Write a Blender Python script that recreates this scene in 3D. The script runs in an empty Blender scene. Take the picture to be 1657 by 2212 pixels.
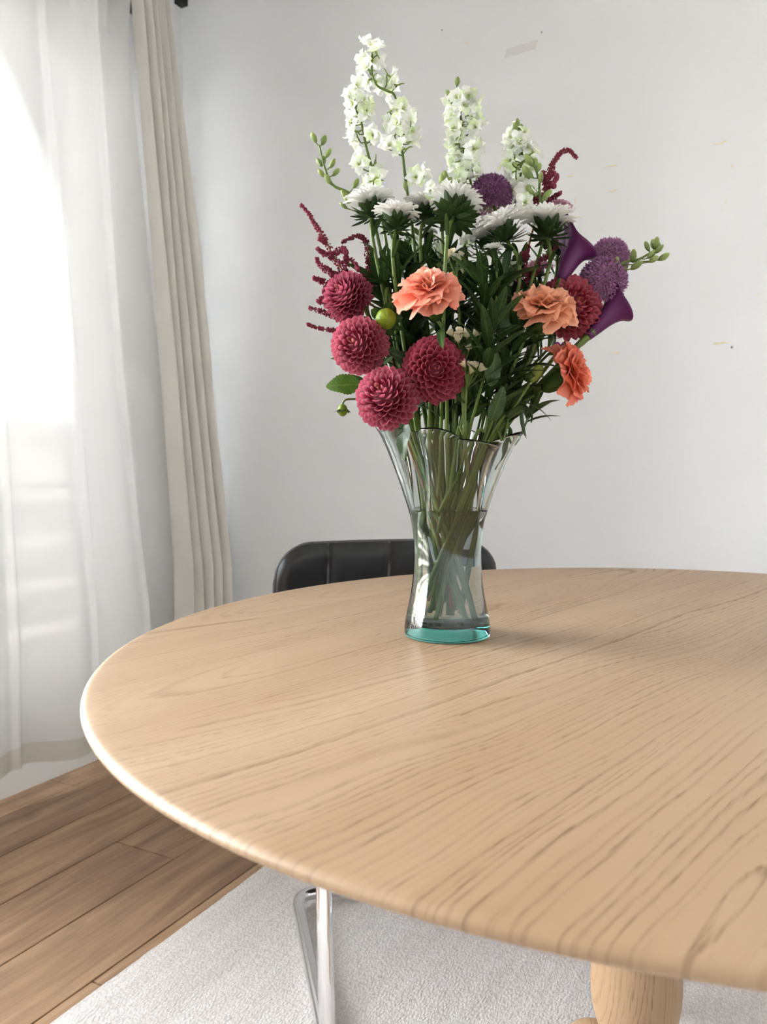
import bpy, math, random
from mathutils import Vector, Matrix, noise as mnoise
random.seed(7)
sc = bpy.context.scene
COL = sc.collection

# ------------------------------------------------------------------ camera
F_PX, CX, CY = 1800.0, 828.5, 1106.0
PITCH = math.atan((1106 - 985) / F_PX)
YAW = math.radians(28.1)                 # view axis turned left of the window wall's direction
CAM = Vector((2.07, 0.0, 0.98))
cd = bpy.data.cameras.new('camera')
cam = bpy.data.objects.new('camera', cd); COL.objects.link(cam)
cam.location = CAM
cam.rotation_euler = (math.pi / 2 - PITCH, 0, YAW)
cd.sensor_width = 36.0
cd.lens = F_PX / 2212.0 * 36.0
cd.clip_start = 0.02
cd.dof.use_dof = True
cd.dof.focus_distance = 1.09
cd.dof.aperture_fstop = 8.5
sc.camera = cam

# ------------------------------------------------------------------ light and exposure
wd = bpy.data.worlds.new('sky'); sc.world = wd; wd.use_nodes = True
bg = wd.node_tree.nodes['Background']
bg.inputs[0].default_value = (0.91, 0.95, 1.0, 1)
bg.inputs[1].default_value = 5.0
pl = bpy.data.lights.new('window_portal', 'AREA')
pl.shape = 'RECTANGLE'; pl.size = 2.08; pl.size_y = 2.95
pl.cycles.is_portal = True
po = bpy.data.objects.new('window_portal', pl); COL.objects.link(po)
po.location = (-0.17, 0.59, 1.27); po.rotation_euler = (0, -math.pi / 2, 0)
vs = sc.view_settings
vs.view_transform = 'Standard'; vs.look = 'None'; vs.gamma = 1.0; vs.use_curve_mapping = False
vs.exposure = 2.62
cy = sc.cycles
cy.max_bounces = 8; cy.diffuse_bounces = 4; cy.glossy_bounces = 3
cy.transmission_bounces = 8; cy.transparent_max_bounces = 8
cy.use_adaptive_sampling = True; cy.adaptive_threshold = 0.25
cy.sample_clamp_indirect = 8.0; cy.blur_glossy = 1.0

# ------------------------------------------------------------------ view helpers (photo pixel -> place in the room)
FW = Vector((-math.sin(YAW), math.cos(YAW), 0))
RT = Vector((math.cos(YAW), math.sin(YAW), 0))
UP = Vector((0, 0, 1))
_f = (FW * math.cos(PITCH) - UP * math.sin(PITCH))
_u = (UP * math.cos(PITCH) + FW * math.sin(PITCH))
def ray(px, py):
    return _f + RT * ((px - CX) / F_PX) - _u * ((py - CY) / F_PX)
def on_plane(px, py, p0, n):
    r = ray(px, py); t = (p0 - CAM).dot(n) / r.dot(n)
    return CAM + r * t
def vd(r, u, t):
    """direction given as right, up, toward the viewer"""
    return (RT * r + UP * u - FW * t).normalized()
TABLE_Z = 0.75
VASE = on_plane(966, 1372, Vector((0, 0, TABLE_Z)), UP)
def P(px, py, off=0.0):
    """point on the upright plane through the vase, moved `off` metres toward the viewer"""
    return on_plane(px, py, VASE - FW * off, FW)

# ------------------------------------------------------------------ mesh and object helpers
def mesh(name, v, f, mats, smooth=True, fm=None):
    m = bpy.data.meshes.new(name)
    m.from_pydata([tuple(x) for x in v], [], f)
    for k in (mats if isinstance(mats, (list, tuple)) else [mats]): m.materials.append(k)
    if smooth: m.polygons.foreach_set('use_smooth', [True] * len(m.polygons))
    if fm: m.polygons.foreach_set('material_index', fm)
    m.update(); return m
def link(name, m, parent=None, mat=None, color=None, kind=None, label=None):
    o = bpy.data.objects.new(name, m); COL.objects.link(o)
    if parent: o.parent = parent
    if mat is not None: o.matrix_local = mat
    if color: o.color = (*color, 1)
    if kind: o['kind'] = kind
    if label: o['label'] = label
    return o
def thing(name, label, cat, loc=(0, 0, 0), group=None, m=None):
    o = bpy.data.objects.new(name, m); COL.objects.link(o)
    o.location = loc; o['label'] = label; o['category'] = cat
    if group: o['group'] = group
    if m is None: o.empty_display_size = 0.02
    return o
def frame(o, ydir, up, s=1.0, sx=None, sz=None):
    """matrix: local Y -> ydir, local Z ~ up"""
    y = ydir.normalized(); x = y.cross(up)
    if x.length < 1e-5: x = y.orthogonal()
    x.normalize(); z = x.cross(y)
    sx = s if sx is None else sx; sz = s if sz is None else sz
    return Matrix(((x.x * sx, y.x * s, z.x * sz, o.x), (x.y * sx, y.y * s, z.y * sz, o.y),
                   (x.z * sx, y.z * s, z.z * sz, o.z), (0, 0, 0, 1)))
class MB:
    def __init__(s): s.v = []; s.f = []; s.m = []
    def add(s, v, f, mi=0):
        n = len(s.v); s.v += [Vector(a) for a in v]; s.f += [tuple(i + n for i in q) for q in f]; s.m += [mi] * len(f)
    def box(s, a, b, mi=0):
        x0, y0, z0 = a; x1, y1, z1 = b
        s.add([(x0,y0,z0),(x1,y0,z0),(x1,y1,z0),(x0,y1,z0),(x0,y0,z1),(x1,y0,z1),(x1,y1,z1),(x0,y1,z1)],
              [(0,3,2,1),(4,5,6,7),(0,1,5,4),(1,2,6,5),(2,3,7,6),(3,0,4,7)], mi)
    def tube(s, pts, rad, n=8, mi=0, cap=True, closed=False):
        pts = [Vector(p) for p in pts]; k = len(pts)
        if not isinstance(rad, (list, tuple)): rad = [rad] * k
        nrm = None; vs_ = []
        for i, p in enumerate(pts):
            if closed: t = pts[(i + 1) % k] - pts[i - 1]
            else: t = pts[min(i + 1, k - 1)] - pts[max(i - 1, 0)]
            t.normalize()
            if nrm is None: nrm = t.orthogonal().normalized()
            else:
                nrm = nrm - t * nrm.dot(t); nrm.normalize()
            b = t.cross(nrm)
            for j in range(n):
                a = 2 * math.pi * j / n
                vs_.append(p + (nrm * math.cos(a) + b * math.sin(a)) * rad[i])
        fs = []
        for i in range(k if closed else k - 1):
            i2 = (i + 1) % k
            for j in range(n):
                j2 = (j + 1) % n
                fs.append((i * n + j, i * n + j2, i2 * n + j2, i2 * n + j))
        if cap and not closed:
            fs.append(tuple(range(n - 1, -1, -1))); fs.append(tuple((k - 1) * n + j for j in range(n)))
        s.add(vs_, fs, mi)
    def lathe(s, prof, n=32, c=(0, 0, 0), mi=0, fn=None):
        vs_ = []; c = Vector(c)
        for r, z in prof:
            for j in range(n):
                a = 2 * math.pi * j / n
                rr = fn(r, z, a) if fn else r
                vs_.append(c + Vector((rr * math.cos(a), rr * math.sin(a), z)))
        fs = []
        for i in range(len(prof) - 1):
            for j in range(n):
                j2 = (j + 1) % n
                fs.append((i * n + j, i * n + j2, (i + 1) * n + j2, (i + 1) * n + j))
        s.add(vs_, fs, mi)
    def grid(s, fn, nu, nv, mi=0):
        vs_ = [fn(i / nu, j / nv) for j in range(nv + 1) for i in range(nu + 1)]
        fs = [(j*(nu+1)+i, j*(nu+1)+i+1, (j+1)*(nu+1)+i+1, (j+1)*(nu+1)+i) for j in range(nv) for i in range(nu)]
        s.add(vs_, fs, mi)
    def ball(s, c, r, nu=8, nv=6, mi=0):
        c = Vector(c); r = Vector(r) if not isinstance(r, (int, float)) else Vector((r, r, r))
        vs_ = [c + Vector((0, 0, r.z))]
        for i in range(1, nv):
            t = math.pi * i / nv
            for j in range(nu):
                a = 2 * math.pi * j / nu
                vs_.append(c + Vector((r.x * math.sin(t) * math.cos(a), r.y * math.sin(t) * math.sin(a), r.z * math.cos(t))))
        vs_.append(c - Vector((0, 0, r.z)))
        fs = [(0, 1 + j, 1 + (j + 1) % nu) for j in range(nu)]
        for i in range(nv - 2):
            for j in range(nu):
                a = 1 + i * nu; j2 = (j + 1) % nu
                fs.append((a + j, a + nu + j, a + nu + j2, a + j2))
        e = len(vs_) - 1; a = 1 + (nv - 2) * nu
        fs += [(e, a + (j + 1) % nu, a + j) for j in range(nu)]
        s.add(vs_, fs, mi)
    def xform(s, M, start=0):
        for i in range(start, len(s.v)): s.v[i] = M @ s.v[i]
    def build(s, name, mats, smooth=True):
        multi = isinstance(mats, (list, tuple)) and len(mats) > 1
        return mesh(name, s.v, s.f, mats, smooth, s.m if multi else None)
def spline(pts, n=6):
    pts = [Vector(p) for p in pts]; out = []
    for i in range(len(pts) - 1):
        p0 = pts[max(i - 1, 0)]; p1 = pts[i]; p2 = pts[i + 1]; p3 = pts[min(i + 2, len(pts) - 1)]
        for k in range(n):
            t = k / n
            out.append(0.5 * ((2 * p1) + (p2 - p0) * t + (2 * p0 - 5 * p1 + 4 * p2 - p3) * t * t + (3 * p1 - p0 - 3 * p2 + p3) * t ** 3))
    out.append(pts[-1]); return out
def bevel(o, w=0.004, seg=2):
    b = o.modifiers.new('bevel', 'BEVEL'); b.width = w; b.segments = seg; b.limit_method = 'ANGLE'; return o

# ------------------------------------------------------------------ node helpers
def lin(r, g, b):
    f = lambda c: (c / 255) / 12.92 if c <= 10 else ((c / 255 + 0.055) / 1.055) ** 2.4
    return (f(r), f(g), f(b), 1)
class NT:
    def __init__(s, name):
        s.mat = bpy.data.materials.new(name); s.mat.use_nodes = True
        s.t = s.mat.node_tree; s.b = s.t.nodes['Principled BSDF']; s.out = s.t.nodes['Material Output']
    def n(s, typ, **kw):
        x = s.t.nodes.new(typ)
        for k, v in kw.items(): setattr(x, k, v)
        return x
    def put(s, sock, val):
        if isinstance(val, bpy.types.NodeSocket): s.t.links.new(val, sock)
        else:
            try: sock.default_value = val
            except Exception: sock.default_value = (val, val, val)
    def math(s, op, a, b=0.0, c=None):
        x = s.n('ShaderNodeMath', operation=op); s.put(x.inputs[0], a); s.put(x.inputs[1], b)
        if c is not None: s.put(x.inputs[2], c)
        return x.outputs[0]
    def sep(s, v):
        x = s.n('ShaderNodeSeparateXYZ'); s.put(x.inputs[0], v); return x.outputs
    def comb(s, a, b, c=0.0):
        x = s.n('ShaderNodeCombineXYZ'); s.put(x.inputs[0], a); s.put(x.inputs[1], b); s.put(x.inputs[2], c); return x.outputs[0]
    def coord(s, k='Object'): return s.n('ShaderNodeTexCoord').outputs[k]
    def noise(s, vec, scale=1.0, detail=2.0, rough=0.5, dist=0.0):
        x = s.n('ShaderNodeTexNoise'); s.put(x.inputs['Vector'], vec); s.put(x.inputs['Scale'], scale)
        s.put(x.inputs['Detail'], detail); s.put(x.inputs['Roughness'], rough); s.put(x.inputs['Distortion'], dist)
        return x.outputs[0]
    def white(s, w):
        x = s.n('ShaderNodeTexWhiteNoise', noise_dimensions='1D'); s.put(x.inputs['W'], w); return x.outputs[0]
    def mix(s, f, a, b, mode='MIX'):
        x = s.n('ShaderNodeMix', data_type='RGBA', blend_type=mode)
        s.put(x.inputs[0], f); s.put(x.inputs[6], a); s.put(x.inputs[7], b); return x.outputs[2]
    def mrange(s, v, a, b, c=0.0, d=1.0, smooth=False):
        x = s.n('ShaderNodeMapRange'); 
        if smooth: x.interpolation_type = 'SMOOTHSTEP'
        for i, q in enumerate((v, a, b, c, d)): s.put(x.inputs[i], q)
        return x.outputs[0]
    def ramp(s, v, stops):
        x = s.n('ShaderNodeValToRGB'); s.put(x.inputs[0], v); e = x.color_ramp.elements
        e[0].position, e[0].color = stops[0]; e[1].position, e[1].color = stops[-1]
        for p, c in stops[1:-1]:
            q = e.new(p); q.color = c
        return x.outputs[0]
    def set(s, **kw):
        names = dict(color='Base Color', rough='Roughness', metal='Metallic', ior='IOR', trans='Transmission Weight',
                     spec='Specular IOR Level', sheen='Sheen Weight', sss='Subsurface Weight', coat='Coat Weight')
        for k, v in kw.items(): s.put(s.b.inputs[names[k]], v)
        return s
    def bump(s, h, strength=0.3, dist=0.001):
        x = s.n('ShaderNodeBump'); s.put(x.inputs['Height'], h); x.inputs['Strength'].default_value = strength
        x.inputs['Distance'].default_value = dist; s.t.links.new(x.outputs[0], s.b.inputs['Normal']); return s
def plain(name, col, rough=0.5, **kw):
    m = NT(name); m.set(color=col, rough=rough, **kw); return m.mat
def petal_mat(name, fn, rough=0.55, transl=0.35, back=None):
    """diffuse petal or leaf with some light passing through; object colour tints it"""
    m = NT(name); oi = m.n('ShaderNodeObjectInfo')
    xyz = m.sep(m.coord('Object'))
    c = fn(m, xyz)
    c = m.mix(1.0, c, oi.outputs['Color'], 'MULTIPLY')
    m.set(color=c, rough=rough, spec=0.3)
    tr = m.n('ShaderNodeBsdfTranslucent'); m.put(tr.inputs[0], c)
    mx = m.n('ShaderNodeMixShader'); mx.inputs[0].default_value = transl
    m.t.links.new(m.b.outputs[0], mx.inputs[1]); m.t.links.new(tr.outputs[0], mx.inputs[2])
    m.t.links.new(mx.outputs[0], m.out.inputs[0])
    return m.mat

# ------------------------------------------------------------------ materials
def oak(name, base, dark, mid, gdir, board, ring, vertical=False, lum=1.0):
    m = NT(name); x, y, z = m.sep(m.coord('Object'))
    if vertical: u, v = m.math('ADD', x, m.math('MULTIPLY', y, 0.6)), z
    else:
        sn, cs = math.sin(gdir), math.cos(gdir)
        v = m.math('ADD', m.math('MULTIPLY', x, sn), m.math('MULTIPLY', y, cs))
        u = m.math('SUBTRACT', m.math('MULTIPLY', x, cs), m.math('MULTIPLY', y, sn))
    ub = m.math('ADD', m.math('DIVIDE', u, board), 0.37)
    idx = m.math('FLOOR', ub)
    r1 = m.white(m.math('ADD', idx, 3.3)); r2 = m.white(m.math('ADD', idx, 51.7)); r3 = m.white(m.math('ADD', idx, 91.1))
    uc = m.math('MULTIPLY', m.math('SUBTRACT', m.math('FRACT', ub), 0.5), board)
    # wandering of the grain
    wob = m.noise(m.comb(m.math('MULTIPLY', u, 7.0), m.math('MULTIPLY', v, 2.2), m.math('MULTIPLY', r1, 40.0)), 1.0, 2.0)
    wob2 = m.noise(m.comb(m.math('MULTIPLY', u, 40.0), m.math('MULTIPLY', v, 9.0), r1), 1.0, 3.0)
    uo = m.math('SUBTRACT', uc, m.math('MULTIPLY', m.math('SUBTRACT', r2, 0.5), board * 2.2))
    uo = m.math('ADD', uo, m.math('MULTIPLY', m.math('SUBTRACT', wob, 0.5), 0.035))
    slow = m.noise(m.comb(m.math('MULTIPLY', v, 3.0), m.math('MULTIPLY', r3, 30.0), r1), 1.0, 1.0)
    sg = m.math('SUBTRACT', m.math('MULTIPLY', m.math('GREATER_THAN', r3, 0.5), 0.22), 0.11)
    zz = m.math('ADD', m.math('MULTIPLY', v, sg), m.math('MULTIPLY', m.math('SUBTRACT', r1, 0.5), 0.16))
    zz = m.math('ADD', zz, m.math('MULTIPLY', m.math('SUBTRACT', slow, 0.5), 0.05))
    rr = m.math('SQRT', m.math('ADD', m.math('MULTIPLY', uo, uo), m.math('MULTIPLY', zz, zz)))
    rr = m.math('ADD', rr, m.math('MULTIPLY', wob2, 0.006))
    jag = m.noise(m.comb(m.math('MULTIPLY', u, 380.0), m.math('MULTIPLY', v, 13.0), r1), 1.0, 2.0)
    rr = m.math('ADD', rr, m.math('MULTIPLY', m.math('SUBTRACT', jag, 0.5), 0.0042))
    gap = m.noise(m.comb(m.math('MULTIPLY', rr, 38.0), m.math('MULTIPLY', r1, 20.0), 0), 1.0, 1.0)
    lstr = m.mrange(m.noise(m.comb(m.math('MULTIPLY', u, 6.0), m.math('MULTIPLY', v, 2.2), m.math('MULTIPLY', r3, 9.0)), 1.0, 2.0), 0.36, 0.6, 0.28, 1.0)
    ph = m.math('DIVIDE', rr, m.mrange(r2, 0, 1, ring * 0.62, ring * 1.25))
    ph = m.math('ADD', ph, m.math('MULTIPLY', gap, 5.0))
    fr = m.math('FRACT', ph)
    rid = m.white(m.math('FLOOR', ph))
    line = m.math('MULTIPLY', m.mrange(fr, 0.5, 0.92, 0, 1, True), m.mrange(fr, 0.92, 1.0, 1, 0))
    line = m.math('MULTIPLY', m.math('MULTIPLY', line, lstr), m.mrange(rid, 0, 1, 0.2, 1.0))
    pore = m.noise(m.comb(m.math('MULTIPLY', u, 700.0), m.math('MULTIPLY', v, 30.0), r1), 1.0, 2.0, 0.6)
    pm = m.mrange(pore, 0.47, 0.60, 0, 1, True)
    fine = m.noise(m.comb(m.math('MULTIPLY', u, 260.0), m.math('MULTIPLY', v, 5.0), 0), 1.0, 3.0, 0.6)
    broad = m.noise(m.comb(m.math('MULTIPLY', u, 9.0), m.math('MULTIPLY', v, 1.3), r2), 1.0, 2.0)
    dk = m.math('MULTIPLY', line, m.mrange(pm, 0, 1, 0.35, 1.0))
    dk = m.math('MAXIMUM', dk, m.math('MULTIPLY', m.mrange(pore, 0.66, 0.74, 0, 1), 0.3))
    c = m.mix(m.mrange(broad, 0.3, 0.7), base, mid)
    c = m.mix(m.math('MULTIPLY', m.mrange(fine, 0.35, 0.75), 0.35), c, mid)
    c = m.mix(m.math('MULTIPLY', r1, 0.25), c, mid)
    c = m.mix(m.math('MULTIPLY', dk, 0.95), c, dark)
    m.set(color=c, rough=m.mrange(dk, 0, 1, 0.42, 0.62), spec=0.4)
    m.bump(m.math('SUBTRACT', 1.0, dk), 0.35, 0.0006)
    return m.mat
GRAIN = math.radians(10.9)
M = {}
M['oak'] = oak('oak_tabletop', lin(172, 147, 119), lin(92, 65, 41), lin(156, 128, 99), GRAIN, 0.155, 0.0085)
M['oak_leg'] = oak('oak_turned', lin(170, 144, 114), lin(110, 82, 56), lin(150, 120, 90), 0, 0.08, 0.007, vertical=True)

def floor_mat():
    m = NT('laminate_plank'); oi = m.n('ShaderNodeObjectInfo'); rnd = oi.outputs['Random']
    x, y, z = m.sep(m.coord('Object'))
    yy = m.math('ADD', y, m.math('MULTIPLY', rnd, 50.0)); xx = m.math('ADD', x, m.math('MULTIPLY', rnd, 13.0))
    w = m.noise(m.comb(m.math('MULTIPLY', xx, 9.0), m.math('MULTIPLY', yy, 1.6), 0), 1.0, 2.0)
    a = m.noise(m.comb(m.math('ADD', m.math('MULTIPLY', xx, 26.0), m.math('MULTIPLY', w, 3.0)), m.math('MULTIPLY', yy, 1.7), 0), 1.0, 4.0, 0.55)
    b = m.noise(m.comb(m.math('MULTIPLY', xx, 150.0), m.math('MULTIPLY', yy, 7.0), 0), 1.0, 3.0, 0.6)
    k = m.noise(m.comb(m.math('MULTIPLY', xx, 9.0), m.math('MULTIPLY', yy, 4.0), 3.0), 1.0, 3.0)
    c = m.ramp(a, [(0.22, lin(112, 86, 68)), (0.40, lin(150, 118, 92)), (0.55, lin(176, 142, 110)), (0.75, lin(196, 164, 130))])
    c = m.mix(m.math('MULTIPLY', m.mrange(b, 0.45, 0.75), 0.35), c, lin(112, 86, 68))
    c = m.mix(m.math('MULTIPLY', m.mrange(k, 0.62, 0.78), 0.6), c, lin(104, 88, 78))
    c = m.mix(m.mrange(rnd, 0, 1, 0.0, 0.16), c, lin(120, 98, 82))
    m.set(color=c, rough=0.42, spec=0.4); m.bump(b, 0.12, 0.0006); return m.mat
M['plank'] = floor_mat()
M['gap'] = plain('dark_joint', lin(36, 26, 20), 0.8)
def wall_mat(name, col):
    m = NT(name); n = m.noise(m.coord('Object'), 3.0, 3.0); n2 = m.noise(m.coord('Object'), 220.0, 2.0)
    m.set(color=m.mix(m.mrange(n, 0.35, 0.7), col, tuple(c * 0.965 for c in col[:3]) + (1,)), rough=0.75, spec=0.25)
    m.bump(n2, 0.12, 0.0005); return m.mat
M['wall'] = wall_mat('white_plaster', lin(240, 241, 242))
M['ceiling'] = wall_mat('ceiling_paint', lin(244, 242, 236))
M['white'] = plain('white_paint', lin(236, 236, 233), 0.4)
M['chip'] = plain('plaster_filler', lin(240, 230, 196), 0.9)
M['chip_dark'] = plain('wall_speck', lin(150, 146, 138), 0.9)
M['scuff'] = plain('wall_scuff', lin(226, 225, 223), 0.9)
M['concrete'] = plain('pale_concrete', lin(205, 202, 196), 0.85)
M['facade'] = plain('pale_facade', lin(222, 214, 200), 0.85)
M['rail_board'] = plain('grey_board', lin(168, 160, 150), 0.7)
M['black_metal'] = plain('black_metal', lin(22, 21, 20), 0.45)
M['chrome'] = plain('chrome', (0.82, 0.83, 0.84, 1), 0.07, metal=1.0)
def leather():
    m = NT('black_leather'); n = m.n('ShaderNodeTexVoronoi'); n.inputs['Scale'].default_value = 900
    m.t.links.new(m.coord('Object'), n.inputs['Vector'])
    m.set(color=lin(25, 25, 27), rough=0.42, spec=0.45); m.bump(n.outputs[0], 0.15, 0.0004); return m.mat
M['leather'] = leather()
M['leather_seam'] = plain('leather_piping', lin(78, 78, 82), 0.5)
def cloth(name, col, transp, transl, wscale=900):
    m = NT(name); x, y, z = m.sep(m.coord('Object'))
    w1 = m.noise(m.comb(0, m.math('MULTIPLY', y, wscale), m.math('MULTIPLY', z, 30.0)), 1.0, 1.0)
    w2 = m.noise(m.comb(0, m.math('MULTIPLY', y, 30.0), m.math('MULTIPLY', z, wscale)), 1.0, 1.0)
    w = m.math('ADD', w1, w2)
    m.set(color=col, rough=0.9, spec=0.1)
    tr = m.n('ShaderNodeBsdfTranslucent'); tr.inputs[0].default_value = col
    mx = m.n('ShaderNodeMixShader'); mx.inputs[0].default_value = transl
    m.t.links.new(m.b.outputs[0], mx.inputs[1]); m.t.links.new(tr.outputs[0], mx.inputs[2])
    last = mx
    if transp > 0:
        tp = m.n('ShaderNodeBsdfTransparent'); m2 = m.n('ShaderNodeMixShader')
        m2.inputs[0].default_value = transp
        m.t.links.new(mx.outputs[0], m2.inputs[1]); m.t.links.new(tp.outputs[0], m2.inputs[2]); last = m2
    m.t.links.new(last.outputs[0], m.out.inputs[0]); m.bump(w, 0.15, 0.0004); return m.mat
M['sheer'] = cloth('sheer_voile', lin(236, 236, 235), 0.0135, 0.034)
M['hem'] = cloth('sheer_hem', lin(222, 218, 208), 0.004, 0.03)
M['drape'] = cloth('cream_drape', lin(246, 243, 237), 0.0, 0.3)
def rug_mat():
    m = NT('woven_cream_rug'); x, y, z = m.sep(m.coord('Object'))
    n = m.noise(m.coord('Object'), 5.0, 3.0)
    v = m.n('ShaderNodeTexVoronoi'); v.inputs['Scale'].default_value = 1.0
    m.put(v.inputs['Vector'], m.comb(m.math('MULTIPLY', x, 260.0), m.math('MULTIPLY', y, 150.0), 0))
    st = m.noise(m.comb(m.math('MULTIPLY', x, 60.0), m.math('MULTIPLY', y, 1.5), 0), 1.0, 3.0)
    sp = m.noise(m.coord('Object'), 90.0, 2.0)
    c = m.mix(m.mrange(st, 0.35, 0.7), lin(234, 230, 226), lin(220, 214, 209))
    c = m.mix(m.math('MULTIPLY', m.mrange(v.outputs[0], 0.25, 0.75), 0.55), c, lin(196, 189, 184))
    c = m.mix(m.math('MULTIPLY', m.mrange(sp, 0.68, 0.8), 0.5), c, lin(150, 136, 124))
    m.set(color=c, rough=0.95, spec=0.05)
    m.bump(m.math('SUBTRACT', m.math('MULTIPLY', n, 0.3), v.outputs[0]), 0.8, 0.0018); return m.mat
M['rug'] = rug_mat()
def glass(name, tint, density, rough=0.0, ior=1.5):
    m = NT(name); g = m.n('ShaderNodeBsdfGlass'); g.inputs['IOR'].default_value = ior; g.inputs['Roughness'].default_value = rough
    g.inputs['Color'].default_value = (1, 1, 1, 1)
    m.t.links.new(g.outputs[0], m.out.inputs[0])
    if density > 0:
        a = m.n('ShaderNodeVolumeAbsorption'); a.inputs[0].default_value = tint; a.inputs[1].default_value = density
        m.t.links.new(a.outputs[0], m.out.inputs[1])
    return m.mat
M['vase_glass'] = glass('recycled_glass', (0.10, 0.72, 0.66, 1), 22.0)
M['water'] = glass('water', (0.55, 0.8, 0.6, 1), 2.0, ior=1.33)
def pane():
    m = NT('window_pane'); t = m.n('ShaderNodeBsdfTransparent'); g = m.n('ShaderNodeBsdfGlossy'); g.inputs['Roughness'].default_value = 0.02
    fr = m.n('ShaderNodeFresnel'); fr.inputs[0].default_value = 1.45; mx = m.n('ShaderNodeMixShader')
    m.t.links.new(fr.outputs[0], mx.inputs[0]); m.t.links.new(t.outputs[0], mx.inputs[1]); m.t.links.new(g.outputs[0], mx.inputs[2])
    m.t.links.new(mx.outputs[0], m.out.inputs[0]); return m.mat
M['pane'] = pane()

# ================================================================== THE SETTING
RX, RY0, RY1, RZ = 3.4, -2.0, 2.36, 2.70
WY0, WY1, WZ0, WZ1 = -0.85, 2.03, 0.24, 2.30  # window lengthened unseen past the sheer; bare stretch added to brighten the room
T = 0.16
def struct(name, mb, mats, smooth=False, parent=None):
    o = link(name, mb.build(name, mats, smooth), parent)
    if parent is None: o['kind'] = 'structure'
    return o
b = MB(); b.box((-T, RY0 - T, -0.12), (RX + T, RY1 + T, -0.012)); floor = struct('floor', b, M['gap'])
floor['label'] = 'brown laminate plank floor'
b = MB(); g = 0.0017
b.add([(-0.096+g,-0.6425+g,-0.012),(0.096-g,-0.6425+g,-0.012),(0.096-g,0.6425-g,-0.012),(-0.096+g,0.6425-g,-0.012),
       (-0.096+g,-0.6425+g,-0.0012),(0.096-g,-0.6425+g,-0.0012),(0.096-g,0.6425-g,-0.0012),(-0.096+g,0.6425-g,-0.0012),
       (-0.0935,-0.640,0),(0.0935,-0.640,0),(0.0935,0.640,0),(-0.0935,0.640,0)],
      [(0,1,5,4),(1,2,6,5),(2,3,7,6),(3,0,4,7),(4,5,9,8),(5,6,10,9),(6,7,11,10),(7,4,8,11),(8,9,10,11)])
plank_m = b.build('plank', M['plank'], False)
joints = {2: 1.497, 3: 1.497 + 0.62, 4: 1.063, 1: 0.75, 0: 1.9}
for c in range(-1, 18):
    xc = 0.116 + 0.192 * c + 0.096
    j0 = joints.get(c, random.random() * 1.285)
    # a joint lies at y = j0
    y = j0 - 1.285 * math.ceil((j0 - RY0) / 1.285)
    while y < RY1:
        if y + 1.285 > RY0 - 0.1:
            link('plank', plank_m, floor, Matrix.Translation((xc, y + 0.6425, 0)))
        y += 1.285
b = MB()
b.box((-T, RY0, 0), (0, WY0, RZ)); b.box((-T, WY1, 0), (0, RY1, RZ))
b.box((-T, WY0, 0), (0, WY1, WZ0)); b.box((-T, WY0, WZ1), (0, WY1, RZ))
struct('wall_left', b, M['wall'])
b = MB(); b.box((-T, RY1, 0), (RX + T, RY1 + T, RZ)); wall_back = struct('wall_back', b, M['wall'])
b = MB(); b.box((RX, RY0, 0), (RX + T, RY1, RZ)); struct('wall_right', b, M['wall'])
b = MB(); b.box((-T, RY0 - T, 0), (RX + T, RY0, RZ)); struct('wall_front', b, M['wall'])
b = MB(); b.box((-T, RY0 - T, RZ), (RX + T, RY1 + T, RZ + 0.12)); struct('ceiling', b, M['ceiling'])
b = MB(); b.box((0, RY0, 0), (0.014, RY1, 0.085)); struct('baseboard_left', b, M['white'])
b = MB(); b.box((0.014, RY1 - 0.014, 0), (RX, RY1, 0.085)); struct('baseboard_back', b, M['white'])
# window: frame, two sashes with panes
w = thing('window_1', 'tall white framed window partly behind the sheer curtain, lengthened out of view for light', 'window'); w['kind'] = 'structure'; del w['category']
def ring_frame(y0, y1, z0, z1, wd_, x0, x1):
    q = MB(); q.box((x0, y0, z0), (x1, y0 + wd_, z1)); q.box((x0, y1 - wd_, z0), (x1, y1, z1))
    q.box((x0, y0 + wd_, z0), (x1, y1 - wd_, z0 + wd_)); q.box((x0, y0 + wd_, z1 - wd_), (x1, y1 - wd_, z1)); return q
link('window_frame', ring_frame(WY0, WY1, WZ0, WZ1, 0.045, -0.12, -0.05).build('window_frame', M['white'], False), w)
ya, yb_ = WY0 + 0.045, WY1 - 0.045; yq = (yb_ - ya) / 2
for y0, y1 in ((ya, ya + yq), (ya + yq, yb_)):
    s = link('sash', ring_frame(y0, y1, WZ0 + 0.045, WZ1 - 0.045, 0.055, -0.11, -0.06).build('sash', M['white'], False), w)
    q = MB(); q.box((-0.088, y0 + 0.055, WZ0 + 0.1), (-0.082, y1 - 0.055, WZ1 - 0.1))
    link('pane', q.build('pane', M['pane'], False), s)
b = MB(); b.box((-0.05, WY0, WZ0 - 0.02), (0.03, WY1, WZ0)); link('window_sill', b.build('window_sill', M['white'], False), w)

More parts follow.
